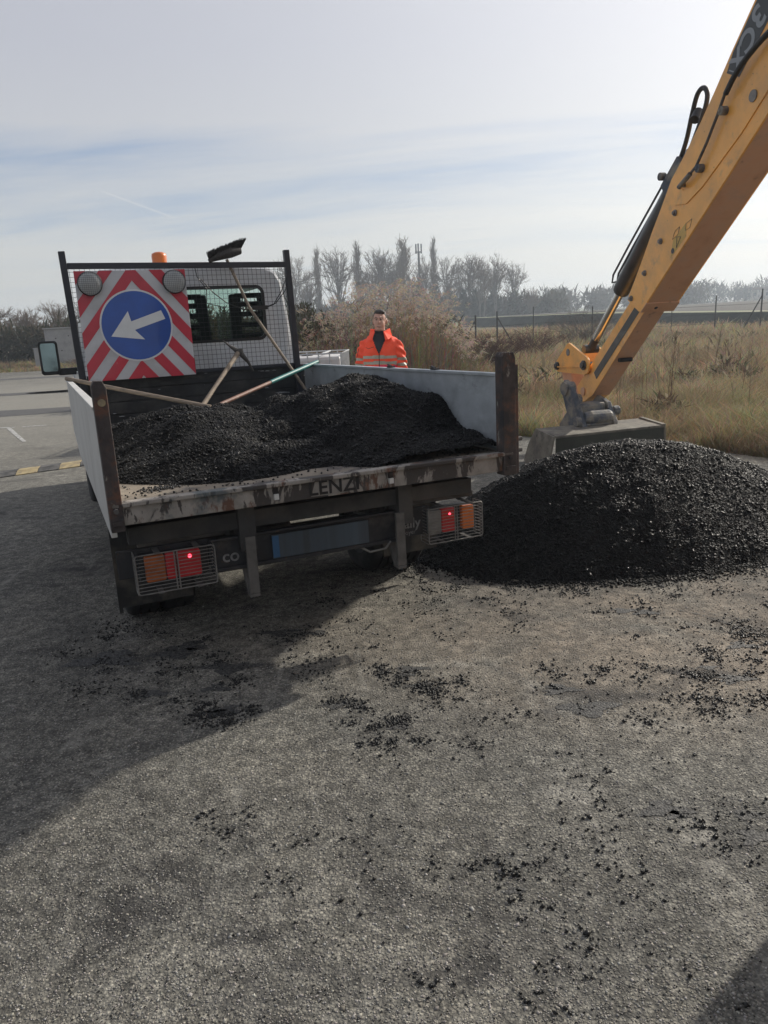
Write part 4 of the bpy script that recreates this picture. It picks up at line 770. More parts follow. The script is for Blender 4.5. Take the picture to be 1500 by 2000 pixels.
# hitch and bucket in world axes of the bucket
BM = RB.inverted() @ Matrix.Translation((2.38, 8.30, 0)) @ Matrix.Rotation(math.radians(17), 4, 'Z')
def bpart(mb, name, mat, **k):
    o = mb.build(name, mat, hoe, **k); o.matrix_local = BM if name.startswith('bucket') else BM @ Matrix.Translation((.065, -.02, 0)); return o
def by(u, w, t): return (t, u, w)
bpart(MB().prism([(-.06, .30), (-.02, .42), (.22, .80), (.36, .86), (.42, .74), (.30, .50), (.46, .34), (.40, .29)], by, -.25, -.19), 'hitch_cheek', M['hitch'], bevel=.01)
bpart(MB().prism([(-.06, .30), (-.04, .40), (.10, .60), (.30, .66), (.42, .56), (.46, .34), (.40, .29)], by, .14, .20), 'hitch_cheek', M['hitch'], bevel=.01)
bpart(MB().tube([(-.27, .33, .76), (-.15, .33, .76)], .075, 16).tube([(-.18, .33, .62), (-.08, .33, .60)], .09, 14), 'hitch_boss', M['hitch'], smooth=True, bevel=0)
bpart(MB().tube([(-.19, .02, .46), (-.13, .01, .46), (.10, .01, .455), (.14, .01, .455)], [.06, .075, .075, .06], 14).cyl((.20, .08, .50), (.28, .08, .50), .055, 14).cyl((-.30, .02, .42), (-.25, .02, .42), .06, 12).tube([(-.19, .25, .42), (.14, .25, .42)], .07, 12).box((-.19, -.03, .37), (.14, .40, .40)), 'quick_hitch', M['hitch'], bevel=.01)
bpart(MB().box((-.19, .10, .40), (.14, .34, .60)), 'hitch_body', M['hitch'], bevel=.03)
side = [(-.325, .345), (-.33, .12), (-.26, .0), (.10, -.01), (.20, .02), (.17, .20), (.08, .385), (.0, .375)]
for x, sk in ((-.69, -.22), (.665, .08)): bpart(MB().prism(side, lambda u, w, t: (t+(.37-w)*sk, u, w), x, x+.022), 'bucket_side', M['mud'], bevel=.003)
bpart(MB().prism([(-.33, .325), (-.33, .35), (.0, .372), (.09, .38), (.09, .36)], by, -.668, .665), 'bucket_top', M['mud'], bevel=.004)
bpart(MB().prism([(-.33, .324), (-.318, .324), (-.318, .12), (-.245, .015), (.10, .005), (.10, -.008), (-.262, .0), (-.332, .115)], by, -.668, .665), 'bucket_shell', M['bkdark'])
bpart(MB().beam((.664, -.33, .352), (.664, .08, .385), .05, .02), 'bucket_rib', M['mud'], bevel=.003)
# rest of the machine, off to the right
E_ = OD+D*4.9; KP = Vector((3.2, 2.3, .95))
def hp_(mb, name, mat, **k):
    o = mb.build(name, mat, hoe, **k); o.matrix_local = RB.inverted(); return o
hp_(MB().beam(E_+Vector((.15, 0, .3)), KP+Vector((0, .3, 1.5)), .26, .5).beam(KP+Vector((0, .3, 1.5)), KP, .26, .42), 'main_boom', M['yellow'], bevel=.01)
hp_(MB().box((2.0, 2.05, .35), (4.05, 2.25, 1.05)).box((2.95, 2.25, .4), (3.45, 2.5, 1.3)), 'rear_frame', M['yellow'], bevel=.01)
for x in (2.0, 3.85):
    hp_(MB().box((x, 2.26, .12), (x+.2, 2.46, 1.35)).box((x-.08, 2.2, .0), (x+.28, 2.52, .06)).box((x+.05, 2.3, .06), (x+.15, 2.4, .12)), 'stabiliser_leg', M['yellow'], bevel=.01)
hp_(MB().box((2.1, .1, 1.2), (3.7, 2.0, 1.3)).box((2.1, .1, 2.75), (3.7, 2.0, 2.9)).box((2.1, .1, 1.3), (2.18, .18, 2.75)).box((3.62, .1, 1.3), (3.7, .18, 2.75)).box((2.1, 1.92, 1.3), (2.18, 2.0, 2.75)).box((3.62, 1.92, 1.3), (3.7, 2.0, 2.75)).box((2.1, .1, .7), (3.7, 2.0, 1.2)), 'cab', M['yellow'], bevel=.02)
for a_, b_ in (((2.11, .18, 1.3), (2.12, 1.92, 2.75)), ((3.68, .18, 1.3), (3.69, 1.92, 2.75)), ((2.18, 1.96, 1.3), (3.62, 1.97, 2.75))): hp_(MB().box(a_, b_), 'cab_glass', M['glass'])
hp_(MB().box((2.35, -1.9, .8), (3.45, .1, 1.45)).box((2.4, -2.4, .4), (3.4, 2.05, .8)), 'engine_hood', M['yellow'], bevel=.04)
def hw(x0, x1, y, r):
    Mx = Matrix.Translation((0, y, r)) @ Matrix.Rotation(math.pi/2, 4, 'Y')
    hp_(MB().lathe([(r*.5, x0), (r*.9, x0), (r, x0+.05), (r, x1-.05), (r*.9, x1), (r*.5, x1)], 32, Mx), 'wheel', M['rubber'], smooth=True); hp_(MB().lathe([(0, x0+.08), (r*.51, x0+.03), (r*.51, x1-.03), (0, x1-.08)], 24, Mx), 'wheel_rim', M['yellow'])
hw(1.85, 2.3, 1.0, .72); hw(3.5, 3.95, 1.0, .72); hw(1.95, 2.3, -1.6, .5); hw(3.5, 3.85, -1.6, .5)
hp_(MB().box((1.75, -3.4, .1), (4.05, -2.6, .95)), 'loader_shovel', M['yellow'], bevel=.05)
# ------------------------------------------------------------------ person
def blobmesh(name, prims, voxel, smooth_it=6):
    bm = bmesh.new()
    for kd, *a in prims:
        if kd == 'c':   # capsule chain [(p,(rx,ry))...]
            m = MB(); pts = a[0]
            N = 20
            for i, (p, rx, ry) in enumerate(pts):
                for k in range(N):
                    t = 2*math.pi*k/N; m.v.append((p[0]+rx*math.cos(t), p[1]+ry*math.sin(t), p[2]))
            for i in range(len(pts)-1):
                for k in range(N): m.f.append((i*N+k, i*N+(k+1) % N, (i+1)*N+(k+1) % N, (i+1)*N+k))
            m.f.append(tuple(range(N))); m.f.append(tuple((len(pts)-1)*N+k for k in range(N)))
        elif kd == 't': m = MB().tube(a[0], a[1], 14)
        elif kd == 'e':
            m = MB(); c, r = a; Mx = Matrix.Translation(c) @ Matrix.Diagonal((*r, 1)); m.lathe([(max(1e-4, math.sin(math.pi*i/14)), -math.cos(math.pi*i/14)) for i in range(15)], 20, Mx)
        me_ = bpy.data.meshes.new('t'); me_.from_pydata(m.v, [], m.f); bm.from_mesh(me_); bpy.data.meshes.remove(me_)
    bmesh.ops.remove_doubles(bm, verts=bm.verts, dist=1e-5); bmesh.ops.recalc_face_normals(bm, faces=bm.faces)
    me = bpy.data.meshes.new(name); bm.to_mesh(me); bm.free(); o = bpy.data.objects.new(name, me); COL.objects.link(o)
    r = o.modifiers.new('r', 'REMESH'); r.mode = 'VOXEL'; r.voxel_size = voxel; s = o.modifiers.new('s', 'SMOOTH'); s.iterations = smooth_it; s.factor = .5
    bpy.context.view_layer.update(); out = bpy.data.meshes.new_from_object(o.evaluated_get(bpy.context.evaluated_depsgraph_get())); bpy.data.objects.remove(o); return out
man = empty('person', Matrix.Translation((.03, 8.85, 0)) @ Matrix.Rotation(math.radians(-8), 4, 'Z') @ Matrix.Rotation(math.radians(1.2), 4, 'Y'), 'man in orange hi-vis jacket with dark fleece standing behind the truck', 'person')
Hh = 1.60   # head centre height
bodyp = [('c', [((0, .0, .86), .15, .11), ((0, 0, .95), .165, .12), ((0, .0, 1.1), .15, .11), ((0, .0, 1.3), .18, .12), ((0, .01, 1.40), .15, .09), ((0, .012, 1.45), .07, .06)]),
 ('t', [(0, .015, 1.40), (0, .005, 1.54)], [.062, .056]),
 ('e', (0, .012, 1.625), (.074, .095, .105)), ('e', (0, -.022, 1.575), (.062, .074, .085)), ('e', (0, -.055, 1.515), (.036, .034, .026)),
 ('t', [(0, -.088, 1.628), (0, -.108, 1.588), (0, -.098, 1.578)], [.011, .016, .012]), ('t', [(-.028, -.085, 1.638), (.028, -.085, 1.638)], [.013, .013]),
 ('e', (-.077, .015, 1.60), (.010, .018, .032)), ('e', (.077, .015, 1.60), (.010, .018, .032)), ('t', [(-.02, -.093, 1.542), (.02, -.093, 1.542)], [.008, .008])]
for s_ in (-1, 1):
    bodyp += [('t', [(s_*.09, 0, .90), (s_*.10, -.01, .5), (s_*.105, .01, .1), (s_*.105, .01, .07)], [.085, .06, .042, .04]), ('t', [(s_*.105, .03, .045), (s_*.12, -.16, .04)], [.045, .035]),
      ('t', [(s_*.17, .01, 1.36), (s_*.215, .02, 1.10), (s_*.225, -.03, .87)], [.05, .042, .03]), ('t', [(s_*.225, -.03, .87), (s_*.222, -.045, .80)], [.034, .036])]
    for i, (dx, ln) in enumerate(((-.028, .06), (-.01, .075), (.01, .072), (.028, .055))): bodyp.append(('t', [(s_*.222, -.045+dx, .79), (s_*.226, -.05+dx, .76), (s_*.216, -.055+dx, .80-ln)], [.0105, .0095, .008]))
    bodyp.append(('t', [(s_*.215, -.075, .83), (s_*.20, -.095, .79)], [.012, .009]))
bme = blobmesh('body', bodyp, .0065, 4); link('body', bme, M['skin'], man, smooth=True)
for s_ in (-1, 1): MB().lathe([(math.sin(math.pi*i/6)*.009, -math.cos(math.pi*i/6)*.006) for i in range(7)], 10, Matrix.Translation((s_*.027, -.0905, 1.618))).build('eye', M['ink'], man, smooth=True); MB().tube([(s_*.013, -.1, 1.636), (s_*.03, -.101, 1.641), (s_*.046, -.088, 1.635)], .0042, 6).build('eyebrow', M['hair'], man)
MB().tube([(-.022, -.1015, 1.541), (0, -.104, 1.543), (.022, -.1015, 1.541)], .0032, 6).build('mouth', M['beard'], man)
hme = blobmesh('hair', [('e', (0, .028, 1.652), (.078, .090, .084)), ('e', (.008, -.028, 1.700), (.058, .052, .033)), ('e', (-.064, .025, 1.63), (.013, .05, .045)), ('e', (.064, .025, 1.63), (.013, .05, .045))], .007, 3)
link('hair', hme, M['hair'], man, smooth=True)
jp = [('c', [((0, 0, .80), .215, .155), ((0, 0, .9), .218, .158), ((0, 0, 1.1), .205, .15), ((0, .0, 1.28), .212, .145), ((0, .005, 1.37), .205, .125), ((0, .01, 1.42), .15, .10), ((0, .012, 1.45), .105, .085)])]
for s_ in (-1, 1): jp.append(('t', [(s_*.12, .01, 1.375), (s_*.175, .012, 1.345), (s_*.212, .015, 1.25), (s_*.235, .02, 1.12), (s_*.245, .0, 1.02), (s_*.242, -.03, .84)], [.055, .068, .070, .064, .062, .052]))
jme = blobmesh('jacket', jp, .008, 5)
# folds
v = np.empty(len(jme.vertices)*3, np.float32); jme.vertices.foreach_get('co', v); v = v.reshape(-1, 3); nrm = np.empty(len(jme.vertices)*3, np.float32); jme.vertices.foreach_get('normal', nrm); nrm = nrm.reshape(-1, 3)
ax_ = np.abs(v[:, 0]); fo = np.where(ax_ > .19, np.sin(v[:, 2]*75+v[:, 0]*30+2*np.sin(v[:, 1]*30))*.008, np.sin(v[:, 2]*20+v[:, 0]*22)*.006+fbm(v[:, 0]*6, v[:, 2]*6, 4)*.012); v += nrm*fo[:, None]
jme.vertices.foreach_set('co', v.ravel()); jme.update(); jk = link('jacket', jme, M['orange'], man, smooth=True)
def patch(name, pred, off, mat, parent=man):
    bm = bmesh.new(); bm.from_mesh(jme); dl = [f for f in bm.faces if not pred(f.calc_center_median())]; bmesh.ops.delete(bm, geom=dl, context='FACES'); bm.normal_update()
    for vv in bm.verts: vv.co += vv.normal*off
    me = bpy.data.meshes.new(name); bm.to_mesh(me); bm.free(); me.materials.clear(); return link(name, me, mat, parent, smooth=True)
def slv(c, a, b): return abs(c.x) > .195 and a < c.z < b
for a, b in ((1.19, 1.222), (1.125, 1.158)):
    patch('reflective_band', lambda c: abs(c.x) < .19 and a+.0 < c.z+.03*abs(c.x)-.0 < b+.004, .004, M['reflect'])
for a, b in ((1.165, 1.195), (1.10, 1.13)):
    for sd in (-1, 1): patch('reflective_band', lambda c: slv(c, a, b) and c.x*sd > 0, .004, M['reflect'])
patch('hem_panel', lambda c: abs(c.x) < .19 and c.z < 1.112, .002, M['pink'])
# open front: dark fleece wedge, zip, collar wings
vs = []; 
patch('fleece', lambda c: c.y < -.02 and c.z > 1.245 and abs(c.x) < (c.z-1.245)*.42+.004, .005, M['fleece'])
MB().tube([(0, .015, 1.40), (0, .0, 1.50)], [.082, .066], 16).build('fleece_collar', M['fleece'], man, smooth=True)
patch('zip', lambda c: c.y < 0 and c.z < 1.25 and abs(c.x) < .0065, .0055, M['ink'])
for s_ in (-1, 1):
    MB().add([(s_*.052, -.085, 1.49), (s_*.112, .01, 1.52), (s_*.075, .08, 1.51), (s_*.145, -.06, 1.43), (s_*.135, .03, 1.43), (s_*.095, .10, 1.43), (s_*.078, -.155, 1.395), (s_*.11, -.14, 1.40)], [(0, 1, 4, 3), (1, 2, 5, 4), (0, 3, 7, 6)]).build('collar', M['orange'], man).modifiers.new('s', 'SOLIDIFY').thickness = .006
patch('chest_pocket', lambda c: c.y < -.03 and -.15 < c.x < -.055 and 1.235 < c.z < 1.325, .005, M['orange'])
MB().tube([(-.15, -.135, 1.318), (-.12, -.156, 1.302), (-.057, -.162, 1.322)], .0022, 5).tube([(-.246, -.05, 1.30), (-.272, -.052, 1.20)], .003, 5).build('pocket_flap_edge', M['ink'], man)
tme = blobmesh('trousers', [('c', [((0, 0, .80), .17, .125), ((0, 0, .9), .175, .13), ((0, 0, 1.0), .17, .125)])]+[('t', [(s_*.09, 0, .86), (s_*.10, -.01, .5), (s_*.105, .01, .08)], [.10, .078, .072]) for s_ in (-1, 1)], .012, 5); link('trousers', tme, M['trousers'], man, smooth=True)
for s_ in (-1, 1): link('boot', blobmesh('boot', [('t', [(s_*.105, .03, .05), (s_*.125, -.17, .045)], [.055, .045]), ('t', [(s_*.105, .02, .05), (s_*.105, .01, .15)], [.055, .055])], .01, 4), M['blackplastic'], man, smooth=True)

# ------------------------------------------------------------------ tanks, box, bump, posts
def ibc(M4, label):
    r = empty('ibc_tank', M4, label, 'tank', 'caged tanks behind the truck'); MB().box((.03, .03, .14), (1.17, .97, 1.12)).build('bottle', M['ibc'], r, bevel=.05)
    MB().lathe([(.09, 1.12), (.09, 1.15), (0, 1.15)], 16, Matrix.Translation((.6, .5, 0))).build('cap', M['blackplastic'], r)
    c = MB()
    for i in range(8):
        x = .02+i*1.16/7
        for y in (0, 1.0): c.tube([(x, y, .12), (x, y, 1.16)], .011, 6)
    for i in range(7):
        y = i/6
        for x in (0.01, 1.19): c.tube([(x, y, .12), (x, y, 1.16)], .011, 6)
    for z in (.14, .4, .65, .9, 1.16): c.tube([(0, 0, z), (1.2, 0, z), (1.2, 1, z), (0, 1, z), (0, 0, z)], .011, 6)
    for x in (.3, .9): c.tube([(x, 0, 1.16), (x, 1, 1.16)], .014, 6)
    c.build('cage', M['galv'], r, smooth=True); p = MB()
    for x in (.0, .5, 1.1): p.box((x, 0, 0), (x+.1, 1, .1))
    p.box((0, 0, .1), (1.2, 1, .12)).build('pallet', M['galv'], r); return r
ib = ibc(Matrix.Translation((-.5, 11.35, 0)) @ Matrix.Rotation(math.radians(-4), 4, 'Z') @ Matrix.Rotation(0, 4, 'X') @ Matrix.Translation((-1.2, 0, 0)), 'white caged plastic tank next to the man, its side bars showing')
ibc(Matrix.Translation((-1.75, 11.4, 0)) @ Matrix.Rotation(math.radians(-4), 4, 'Z') @ Matrix.Translation((-1.2, 0, 0)), 'white caged plastic tank farther left, seen through the wire mesh')
bx = empty('concrete_cabin', Matrix.Translation((-16.4, 38.6, 0)) @ Matrix.Rotation(math.radians(20), 4, 'Z'), 'pale grey concrete box standing on the yard edge behind the mirror', 'utility box')
MB().box((0, 0, 0), (2.35, 1.6, 1.86)).build('wall', M['concrete'], bx, bevel=.02); MB().box((-.06, -.06, 1.861), (2.41, 1.66, 1.92)).build('roof_slab', M['concrete'], bx, bevel=.01)
for x, z in ((.5, 1.4), (1.1, 1.5), (1.8, 1.4), (.7, .8), (1.9, .8)): MB().cyl((x, -.015, z), (x, 0, z), .03, 8).build('fixing_hole', M['ink'], bx)
ps_ = MB().box((0, 0, 0), (.35, .3, .95)).box((-.02, -.02, .95), (.37, .32, 1.0)).build('meter_box', M['concrete'], None, bevel=.01); ps_.location = (-16.75, 37.9, 0); tag(ps_, 'small grey meter box left of the concrete cabin', 'box')
# speed bump
sbM = Matrix.Translation((-3.82, 9.42, .0)) @ Matrix.Rotation(math.radians(33), 4, 'Z'); sb = empty('speed_bump', sbM, 'yellow and black rubber speed bump across the yard left of the truck', 'speed bump')
for i in range(-9, 9):
    for j in range(3):
        y0, y1 = j*.125+.004, (j+1)*.125-.004; h0 = [.012, .042, .042, .012]; hh = (h0[j], h0[j+1])
        sk = .05; m_ = MB().add([(i*.25+.003+y0*.35, y0, .0), (i*.25+.247+y0*.35, y0, .0), (i*.25+.247+y1*.35, y1, .0), (i*.25+.003+y1*.35, y1, .0), (i*.25+.003+y0*.35, y0, hh[0]), (i*.25+.247+y0*.35, y0, hh[0]), (i*.25+.247+y1*.35, y1, hh[1]), (i*.25+.003+y1*.35, y1, hh[1])], [(0,3,2,1),(4,5,6,7),(0,1,5,4),(1,2,6,5),(2,3,7,6),(3,0,4,7)])
        m_.build('rubber_tile', M['bump_yellow'] if i % 2 else M['bump_black'], sb, bevel=.003)
# fence posts in the field
def post(x, y, h, label, brace=0, r=.045):
    m = MB().tube([(0, 0, -.1), (0, 0, h)], [r, r*.85], 7)
    o = m.build('fence_post', M['fencepost'], None); o.location = (x, y, 0); tag(o, label, 'post', 'fence posts in the field')
    if brace: MB().tube([(0, 0, h*.85), (brace, .1, -.05)], r*.7, 6).build('brace', M['fencepost'], o)
post(4.5, 34.5, 1.50, 'braced dark fence post, strut leaning to its left', -.75, .045); post(5.7, 36, 1.62, 'braced dark fence post, strut leaning to its right', .85, .045); post(7.9, 38.5, 1.75, 'thin fence post between the braced pair and the digger arm', 0, .026)
post(10.7, 38, 1.62, 'fence post just left of the digger cylinder rod', 0, .036); post(14.6, 38, 1.5, 'thin fence post in the gap right of the dipper', 0, .02); post(16.75, 38, 1.85, 'tall fence post standing alone right of the dipper', 0, .036); post(19.3, 38.6, 2.05, 'braced fence post at the right edge of the picture', -.9, .042)
wr = MB()
for z in (.5, .95, 1.35): wr.tube([(4.5, 34.5, z), (5.7, 36, z), (7.9, 38.5, z), (10.7, 38, z), (14.6, 38, z), (16.75, 38, z), (19.3, 38.6, z), (26, 40, z)], .008, 3, False)
tag(wr.build('fence_wire', M['fencepost'], None, fix=False), 'thin wires strung between the field fence posts', 'fence wire')
# ------------------------------------------------------------------ vegetation
def ribbons(base, tip, w0, w1, col0, col1, mid=None):
    """grass blades as 2-segment ribbons; arrays (n,3)"""
    n = len(base); d = tip-base; side_ = np.stack([-d[:, 1]-rng.normal(0, .3, n)*np.abs(d[:, 2]), d[:, 0]+rng.normal(0, .3, n)*np.abs(d[:, 2])+1e-4, np.zeros(n)], 1)
    a = rng.uniform(0, np.pi, n); side_ = np.stack([np.cos(a), np.sin(a)*.5, np.zeros(n)], 1)
    if mid is None: mid = (base+tip)/2+np.stack([np.zeros(n), np.zeros(n), np.abs(d[:, 2])*.08], 1)-d*np.array([.12, .12, 0])
    V = np.stack([base-side_*w0[:, None], base+side_*w0[:, None], mid-side_*w0[:, None]*.8, mid+side_*w0[:, None]*.8, tip], 1)
    Fi = np.array([(0, 1, 3), (0, 3, 2), (2, 3, 4)], np.int32)[None]+(np.arange(n)*5)[:, None, None]
    C_ = np.stack([col0, col0, (col0+col1)/2, (col0+col1)/2, col1], 1); return V.reshape(-1, 3), Fi.reshape(-1, 3), C_.reshape(-1, 3)
def clumps(name, pts, n, size, cols, label, flat=.7, leaf=.05):
    """ragged mass of twig ends and small leaves round the given (x,y,z,rx,ry,rz)"""
    Vs, Fs, Cs = [], [], []; off = 0
    for (x, y, z, rx, ry, rz) in pts:
        k = n; d_ = rng.normal(0, 1, (k, 3)); d_ /= np.linalg.norm(d_, axis=1)[:, None]; r = rng.random(k)**.45*(1+.25*np.sin(d_[:, 0]*5+x)*np.sin(d_[:, 2]*6+y)); b = np.array([x, y, z])+d_*np.array([rx, ry, rz])*r[:, None]; b[:, 2] = np.maximum(b[:, 2], .02)
        ln = leaf*rng.uniform(.5, 1.6, k); te = b+rng.normal(0, 1, (k, 3))*ln[:, None]+d_*ln[:, None]; ci = np.array(cols)[rng.integers(0, len(cols), k)]*rng.uniform(.7, 1.25, (k, 1))
        V, Fi, C_ = ribbons(b, te, ln*.32, None, ci, ci); Vs.append(V); Fs.append(Fi+off); Cs.append(C_); off += len(V)
    o = npmesh(name, np.concatenate(Vs), np.concatenate(Fs), M['leafattr'], None, 'stuff', np.concatenate(Cs)); o['label'] = label; return o
ep = np.array(EDGE)
def in_field(x, y):   # right of / beyond the yard edge
    out = np.ones(len(x), bool); c = np.zeros(len(x), bool); P_ = np.array(EDGE+[(-60, -8)]); j = len(P_)-1
    for i in range(len(P_)):
        xi, yi = P_[i]; xj, yj = P_[j]; hitm = ((yi > y) != (yj > y)) & (x < (xj-xi)*(y-yi)/(yj-yi+1e-12)+xi); c ^= hitm; j = i
    return ~c
def grass(name, n, ya, yb, xa, xb, h, w, green, label, cond=None):
    y = ya+(yb-ya)*rng.random(n)**1.0; x = xa(y)+(xb(y)-xa(y))*rng.random(n); k = in_field(x, y)
    if cond is not None: k &= cond(x, y)
    x, y = x[k], y[k]; n = len(x); patchy = fbm(x*.35, y*.35, 21)*1.2+.5; dense = .5+.5*np.clip(patchy, 0, 1)
    hh = h*rng.uniform(.25, 1.2, n)*dense*(.55+.75*np.clip(fbm(x*1.6, y*1.6, 77)+.5, 0, 1)); lean = rng.normal(0, .75, (n, 2))*hh[:, None]+np.array([.12, 0])*hh[:, None]
    b = np.stack([x, y, np.full(n, -.02)], 1); t = b+np.stack([lean[:, 0], lean[:, 1], hh], 1)
    gs = np.clip(fbm(x*.5+9, y*.5, 31)*1.4+green, 0, 1)*rng.uniform(.3, 1, n); st = np.stack([rng.uniform(.28, .66, n), rng.uniform(.225, .51, n), rng.uniform(.14, .32, n)], 1); gr = np.stack([rng.uniform(.09, .17, n), rng.uniform(.12, .21, n), rng.uniform(.045, .08, n)], 1)
    brn = np.stack([rng.uniform(.17, .30, n), rng.uniform(.115, .20, n), rng.uniform(.08, .135, n)], 1); bm_ = np.clip(fbm(x*.3, y*.6+4, 51)*1.5+.35, 0, .9)[:, None]
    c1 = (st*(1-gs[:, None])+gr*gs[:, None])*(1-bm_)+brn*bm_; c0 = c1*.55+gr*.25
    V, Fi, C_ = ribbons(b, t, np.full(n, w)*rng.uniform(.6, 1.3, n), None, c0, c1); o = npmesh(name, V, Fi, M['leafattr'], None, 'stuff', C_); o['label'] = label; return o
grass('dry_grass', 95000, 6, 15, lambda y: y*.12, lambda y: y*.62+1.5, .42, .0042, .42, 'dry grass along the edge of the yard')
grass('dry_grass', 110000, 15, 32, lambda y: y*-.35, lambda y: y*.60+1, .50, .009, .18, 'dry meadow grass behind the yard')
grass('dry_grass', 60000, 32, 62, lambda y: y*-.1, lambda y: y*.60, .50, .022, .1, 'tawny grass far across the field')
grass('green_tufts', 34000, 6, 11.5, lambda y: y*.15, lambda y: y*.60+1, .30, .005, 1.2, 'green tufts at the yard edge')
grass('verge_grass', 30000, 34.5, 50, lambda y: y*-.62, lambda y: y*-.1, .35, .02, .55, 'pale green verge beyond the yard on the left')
# tall weed stems
def stems(name, spots, label, col=(.16, .12, .08), h=(.7, 1.5), r=.004, br_=5, cat='weed'):
    m = MB()
    for x, y, hh in spots:
        lx, ly = random.gauss(0, .08)*hh, random.gauss(0, .08)*hh; m.tube([(x, y, 0), (x+lx*.4, y+ly*.4, hh*.5), (x+lx, y+ly, hh)], [r, r*.8, r*.4], 4, False)
        for k in range(br_):
            t = random.uniform(.4, .95); a = random.uniform(0, 6.28); l_ = random.uniform(.05, .18)*hh; p = Vector((x+lx*t, y+ly*t, hh*t)); m.tube([p, p+Vector((math.cos(a)*l_, math.sin(a)*l_, l_*1.2))], [r*.5, r*.3], 3, False)
    return m
spt = [(random.uniform(1.5, 9), random.uniform(9.5, 22), random.uniform(.45, 1.0)) for _ in range(160)]; spt = [s for s in spt if in_field(np.array([s[0]]), np.array([s[1]]))[0] and s[0] < s[1]*.6]
clumps('scrub', [(x_, y_, .12*h_, .45*h_, .35*h_, .30*h_) for x_, y_, h_ in [(random.uniform(1.5, 24), random.uniform(10.5, 36), random.uniform(.5, 1.25)) for _ in range(120)] if in_field(np.array([x_]), np.array([y_]))[0] and x_ < y_*.6 and x_ > y_*.13], 260, 1, [(.13, .10, .065), (.20, .165, .11), (.075, .085, .045), (.28, .24, .17), (.10, .07, .05)], 'low tangled scrub dotted through the dry grass', leaf=.07)
o = stems('w', spt, '').build('weed_stems', M['twig'], None, fix=False, kind='stuff'); o['label'] = 'dead weed stems standing in the dry grass'
for x, y, h_, lb in ((4.1, 10.6, 1.25, 'tall thin dead weed right of the digger arm'), (7.3, 16.5, 1.15, 'dead weed stem farther right in the field')):
    tag(stems('w', [(0, 0, h_)], '', r=.007, br_=9).build('tall_weed', M['twig'], None, fix=False), lb, 'weed').location = (x, y, 0)
# reeds with plumes
def reeds(n, xa, xb, ya, yb, hf, name, label, plume=True):
    m = []; Vs, Fs, Cs = [], [], []; off = 0
    x = rng.uniform(xa, xb, n); y = rng.uniform(ya, yb, n); h = hf(x, y)*rng.uniform(.62, 1.13, n); lean = rng.normal(.05, .13, (n, 2))*h[:, None]
    b = np.stack([x, y, np.zeros(n)], 1); t = b+np.stack([lean[:, 0], lean[:, 1]*.5, h], 1)
    c = np.stack([rng.uniform(.12, .30, n), rng.uniform(.09, .23, n), rng.uniform(.06, .145, n)], 1)
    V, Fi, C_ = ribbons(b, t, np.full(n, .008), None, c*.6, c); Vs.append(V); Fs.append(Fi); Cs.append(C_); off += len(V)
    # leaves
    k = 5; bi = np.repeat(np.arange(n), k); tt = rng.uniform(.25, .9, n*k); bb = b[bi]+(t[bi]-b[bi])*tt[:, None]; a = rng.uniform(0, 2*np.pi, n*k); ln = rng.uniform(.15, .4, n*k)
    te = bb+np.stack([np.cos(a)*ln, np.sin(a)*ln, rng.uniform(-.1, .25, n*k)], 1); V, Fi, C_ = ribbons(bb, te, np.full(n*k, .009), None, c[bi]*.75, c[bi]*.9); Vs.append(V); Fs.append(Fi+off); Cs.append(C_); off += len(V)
    if plume:
        k = 22; sel = np.where(rng.random(n) < .62)[0]; bi = np.repeat(sel, k); tt = rng.uniform(0, 1, len(bi)); dr = rng.uniform(.6, 1.3, len(sel)); dr = np.repeat(dr, k)
        bb = t[bi]+np.stack([.16*tt**1.4*dr, np.zeros(len(bi)), .24*tt-.16*tt**2], 1)+rng.normal(0, .012, (len(bi), 3)); a = rng.uniform(0, 2*np.pi, len(bi)); ln = rng.uniform(.04, .13, len(bi))
        te = bb+np.stack([np.cos(a)*ln+.03, np.sin(a)*ln, rng.uniform(-.07, .04, len(bi))], 1); pcx = np.stack([rng.uniform(.40, .62, len(bi)), rng.uniform(.325, .51, len(bi)), rng.uniform(.25, .41, len(bi))], 1)
        V, Fi, C_ = ribbons(bb, te, np.full(len(bi), .012), None, pcx*.8, pcx); Vs.append(V); Fs.append(Fi+off); Cs.append(C_); off += len(V)
    o = npmesh(name, np.concatenate(Vs), np.concatenate(Fs), M['leafattr'], None, 'stuff', np.concatenate(Cs)); o['label'] = label; return o
def rh(x, y):
    u = x/y; return 1.65+y*np.interp(u, [-.14, -.10, -.06, -.02, .03, .06, .09, .115], [-.030, -.018, .004, .024, .026, .014, -.004, -.04])
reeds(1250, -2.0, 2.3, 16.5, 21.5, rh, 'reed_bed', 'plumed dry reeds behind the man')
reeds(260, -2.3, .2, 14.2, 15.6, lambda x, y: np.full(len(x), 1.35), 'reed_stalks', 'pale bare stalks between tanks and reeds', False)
DK = [(.035, .04, .022), (.05, .045, .03), (.06, .045, .03), (.03, .035, .02)]
clumps('bramble_thicket', [(-4.2+i*.5, 18.6+random.uniform(-.8, .8), .85, .75, .8, 1.15) for i in range(6)]+[(-1.2, 18.5, .7, .7, .8, .95), (-.4, 17.2, .4, .6, .6, .6)], 4600, 1, DK, 'dark bramble thicket left of the reeds', leaf=.055)
clumps('bramble_thicket', [(-3.5+i*.7, 22.8, .7, .8, .6, .9) for i in range(9)], 2500, 1, DK, 'dark undergrowth behind the reeds', leaf=.07)
clumps('dark_hedge', [(-30+i*1.5, 47+random.uniform(-1, 1), .9, 1.4, 1.4, 1.3+random.uniform(-.15, .2)) for i in range(18)], 2600, 1, DK+[(.09, .07, .045)], 'dark hedge beyond the concrete cabin', leaf=.13)
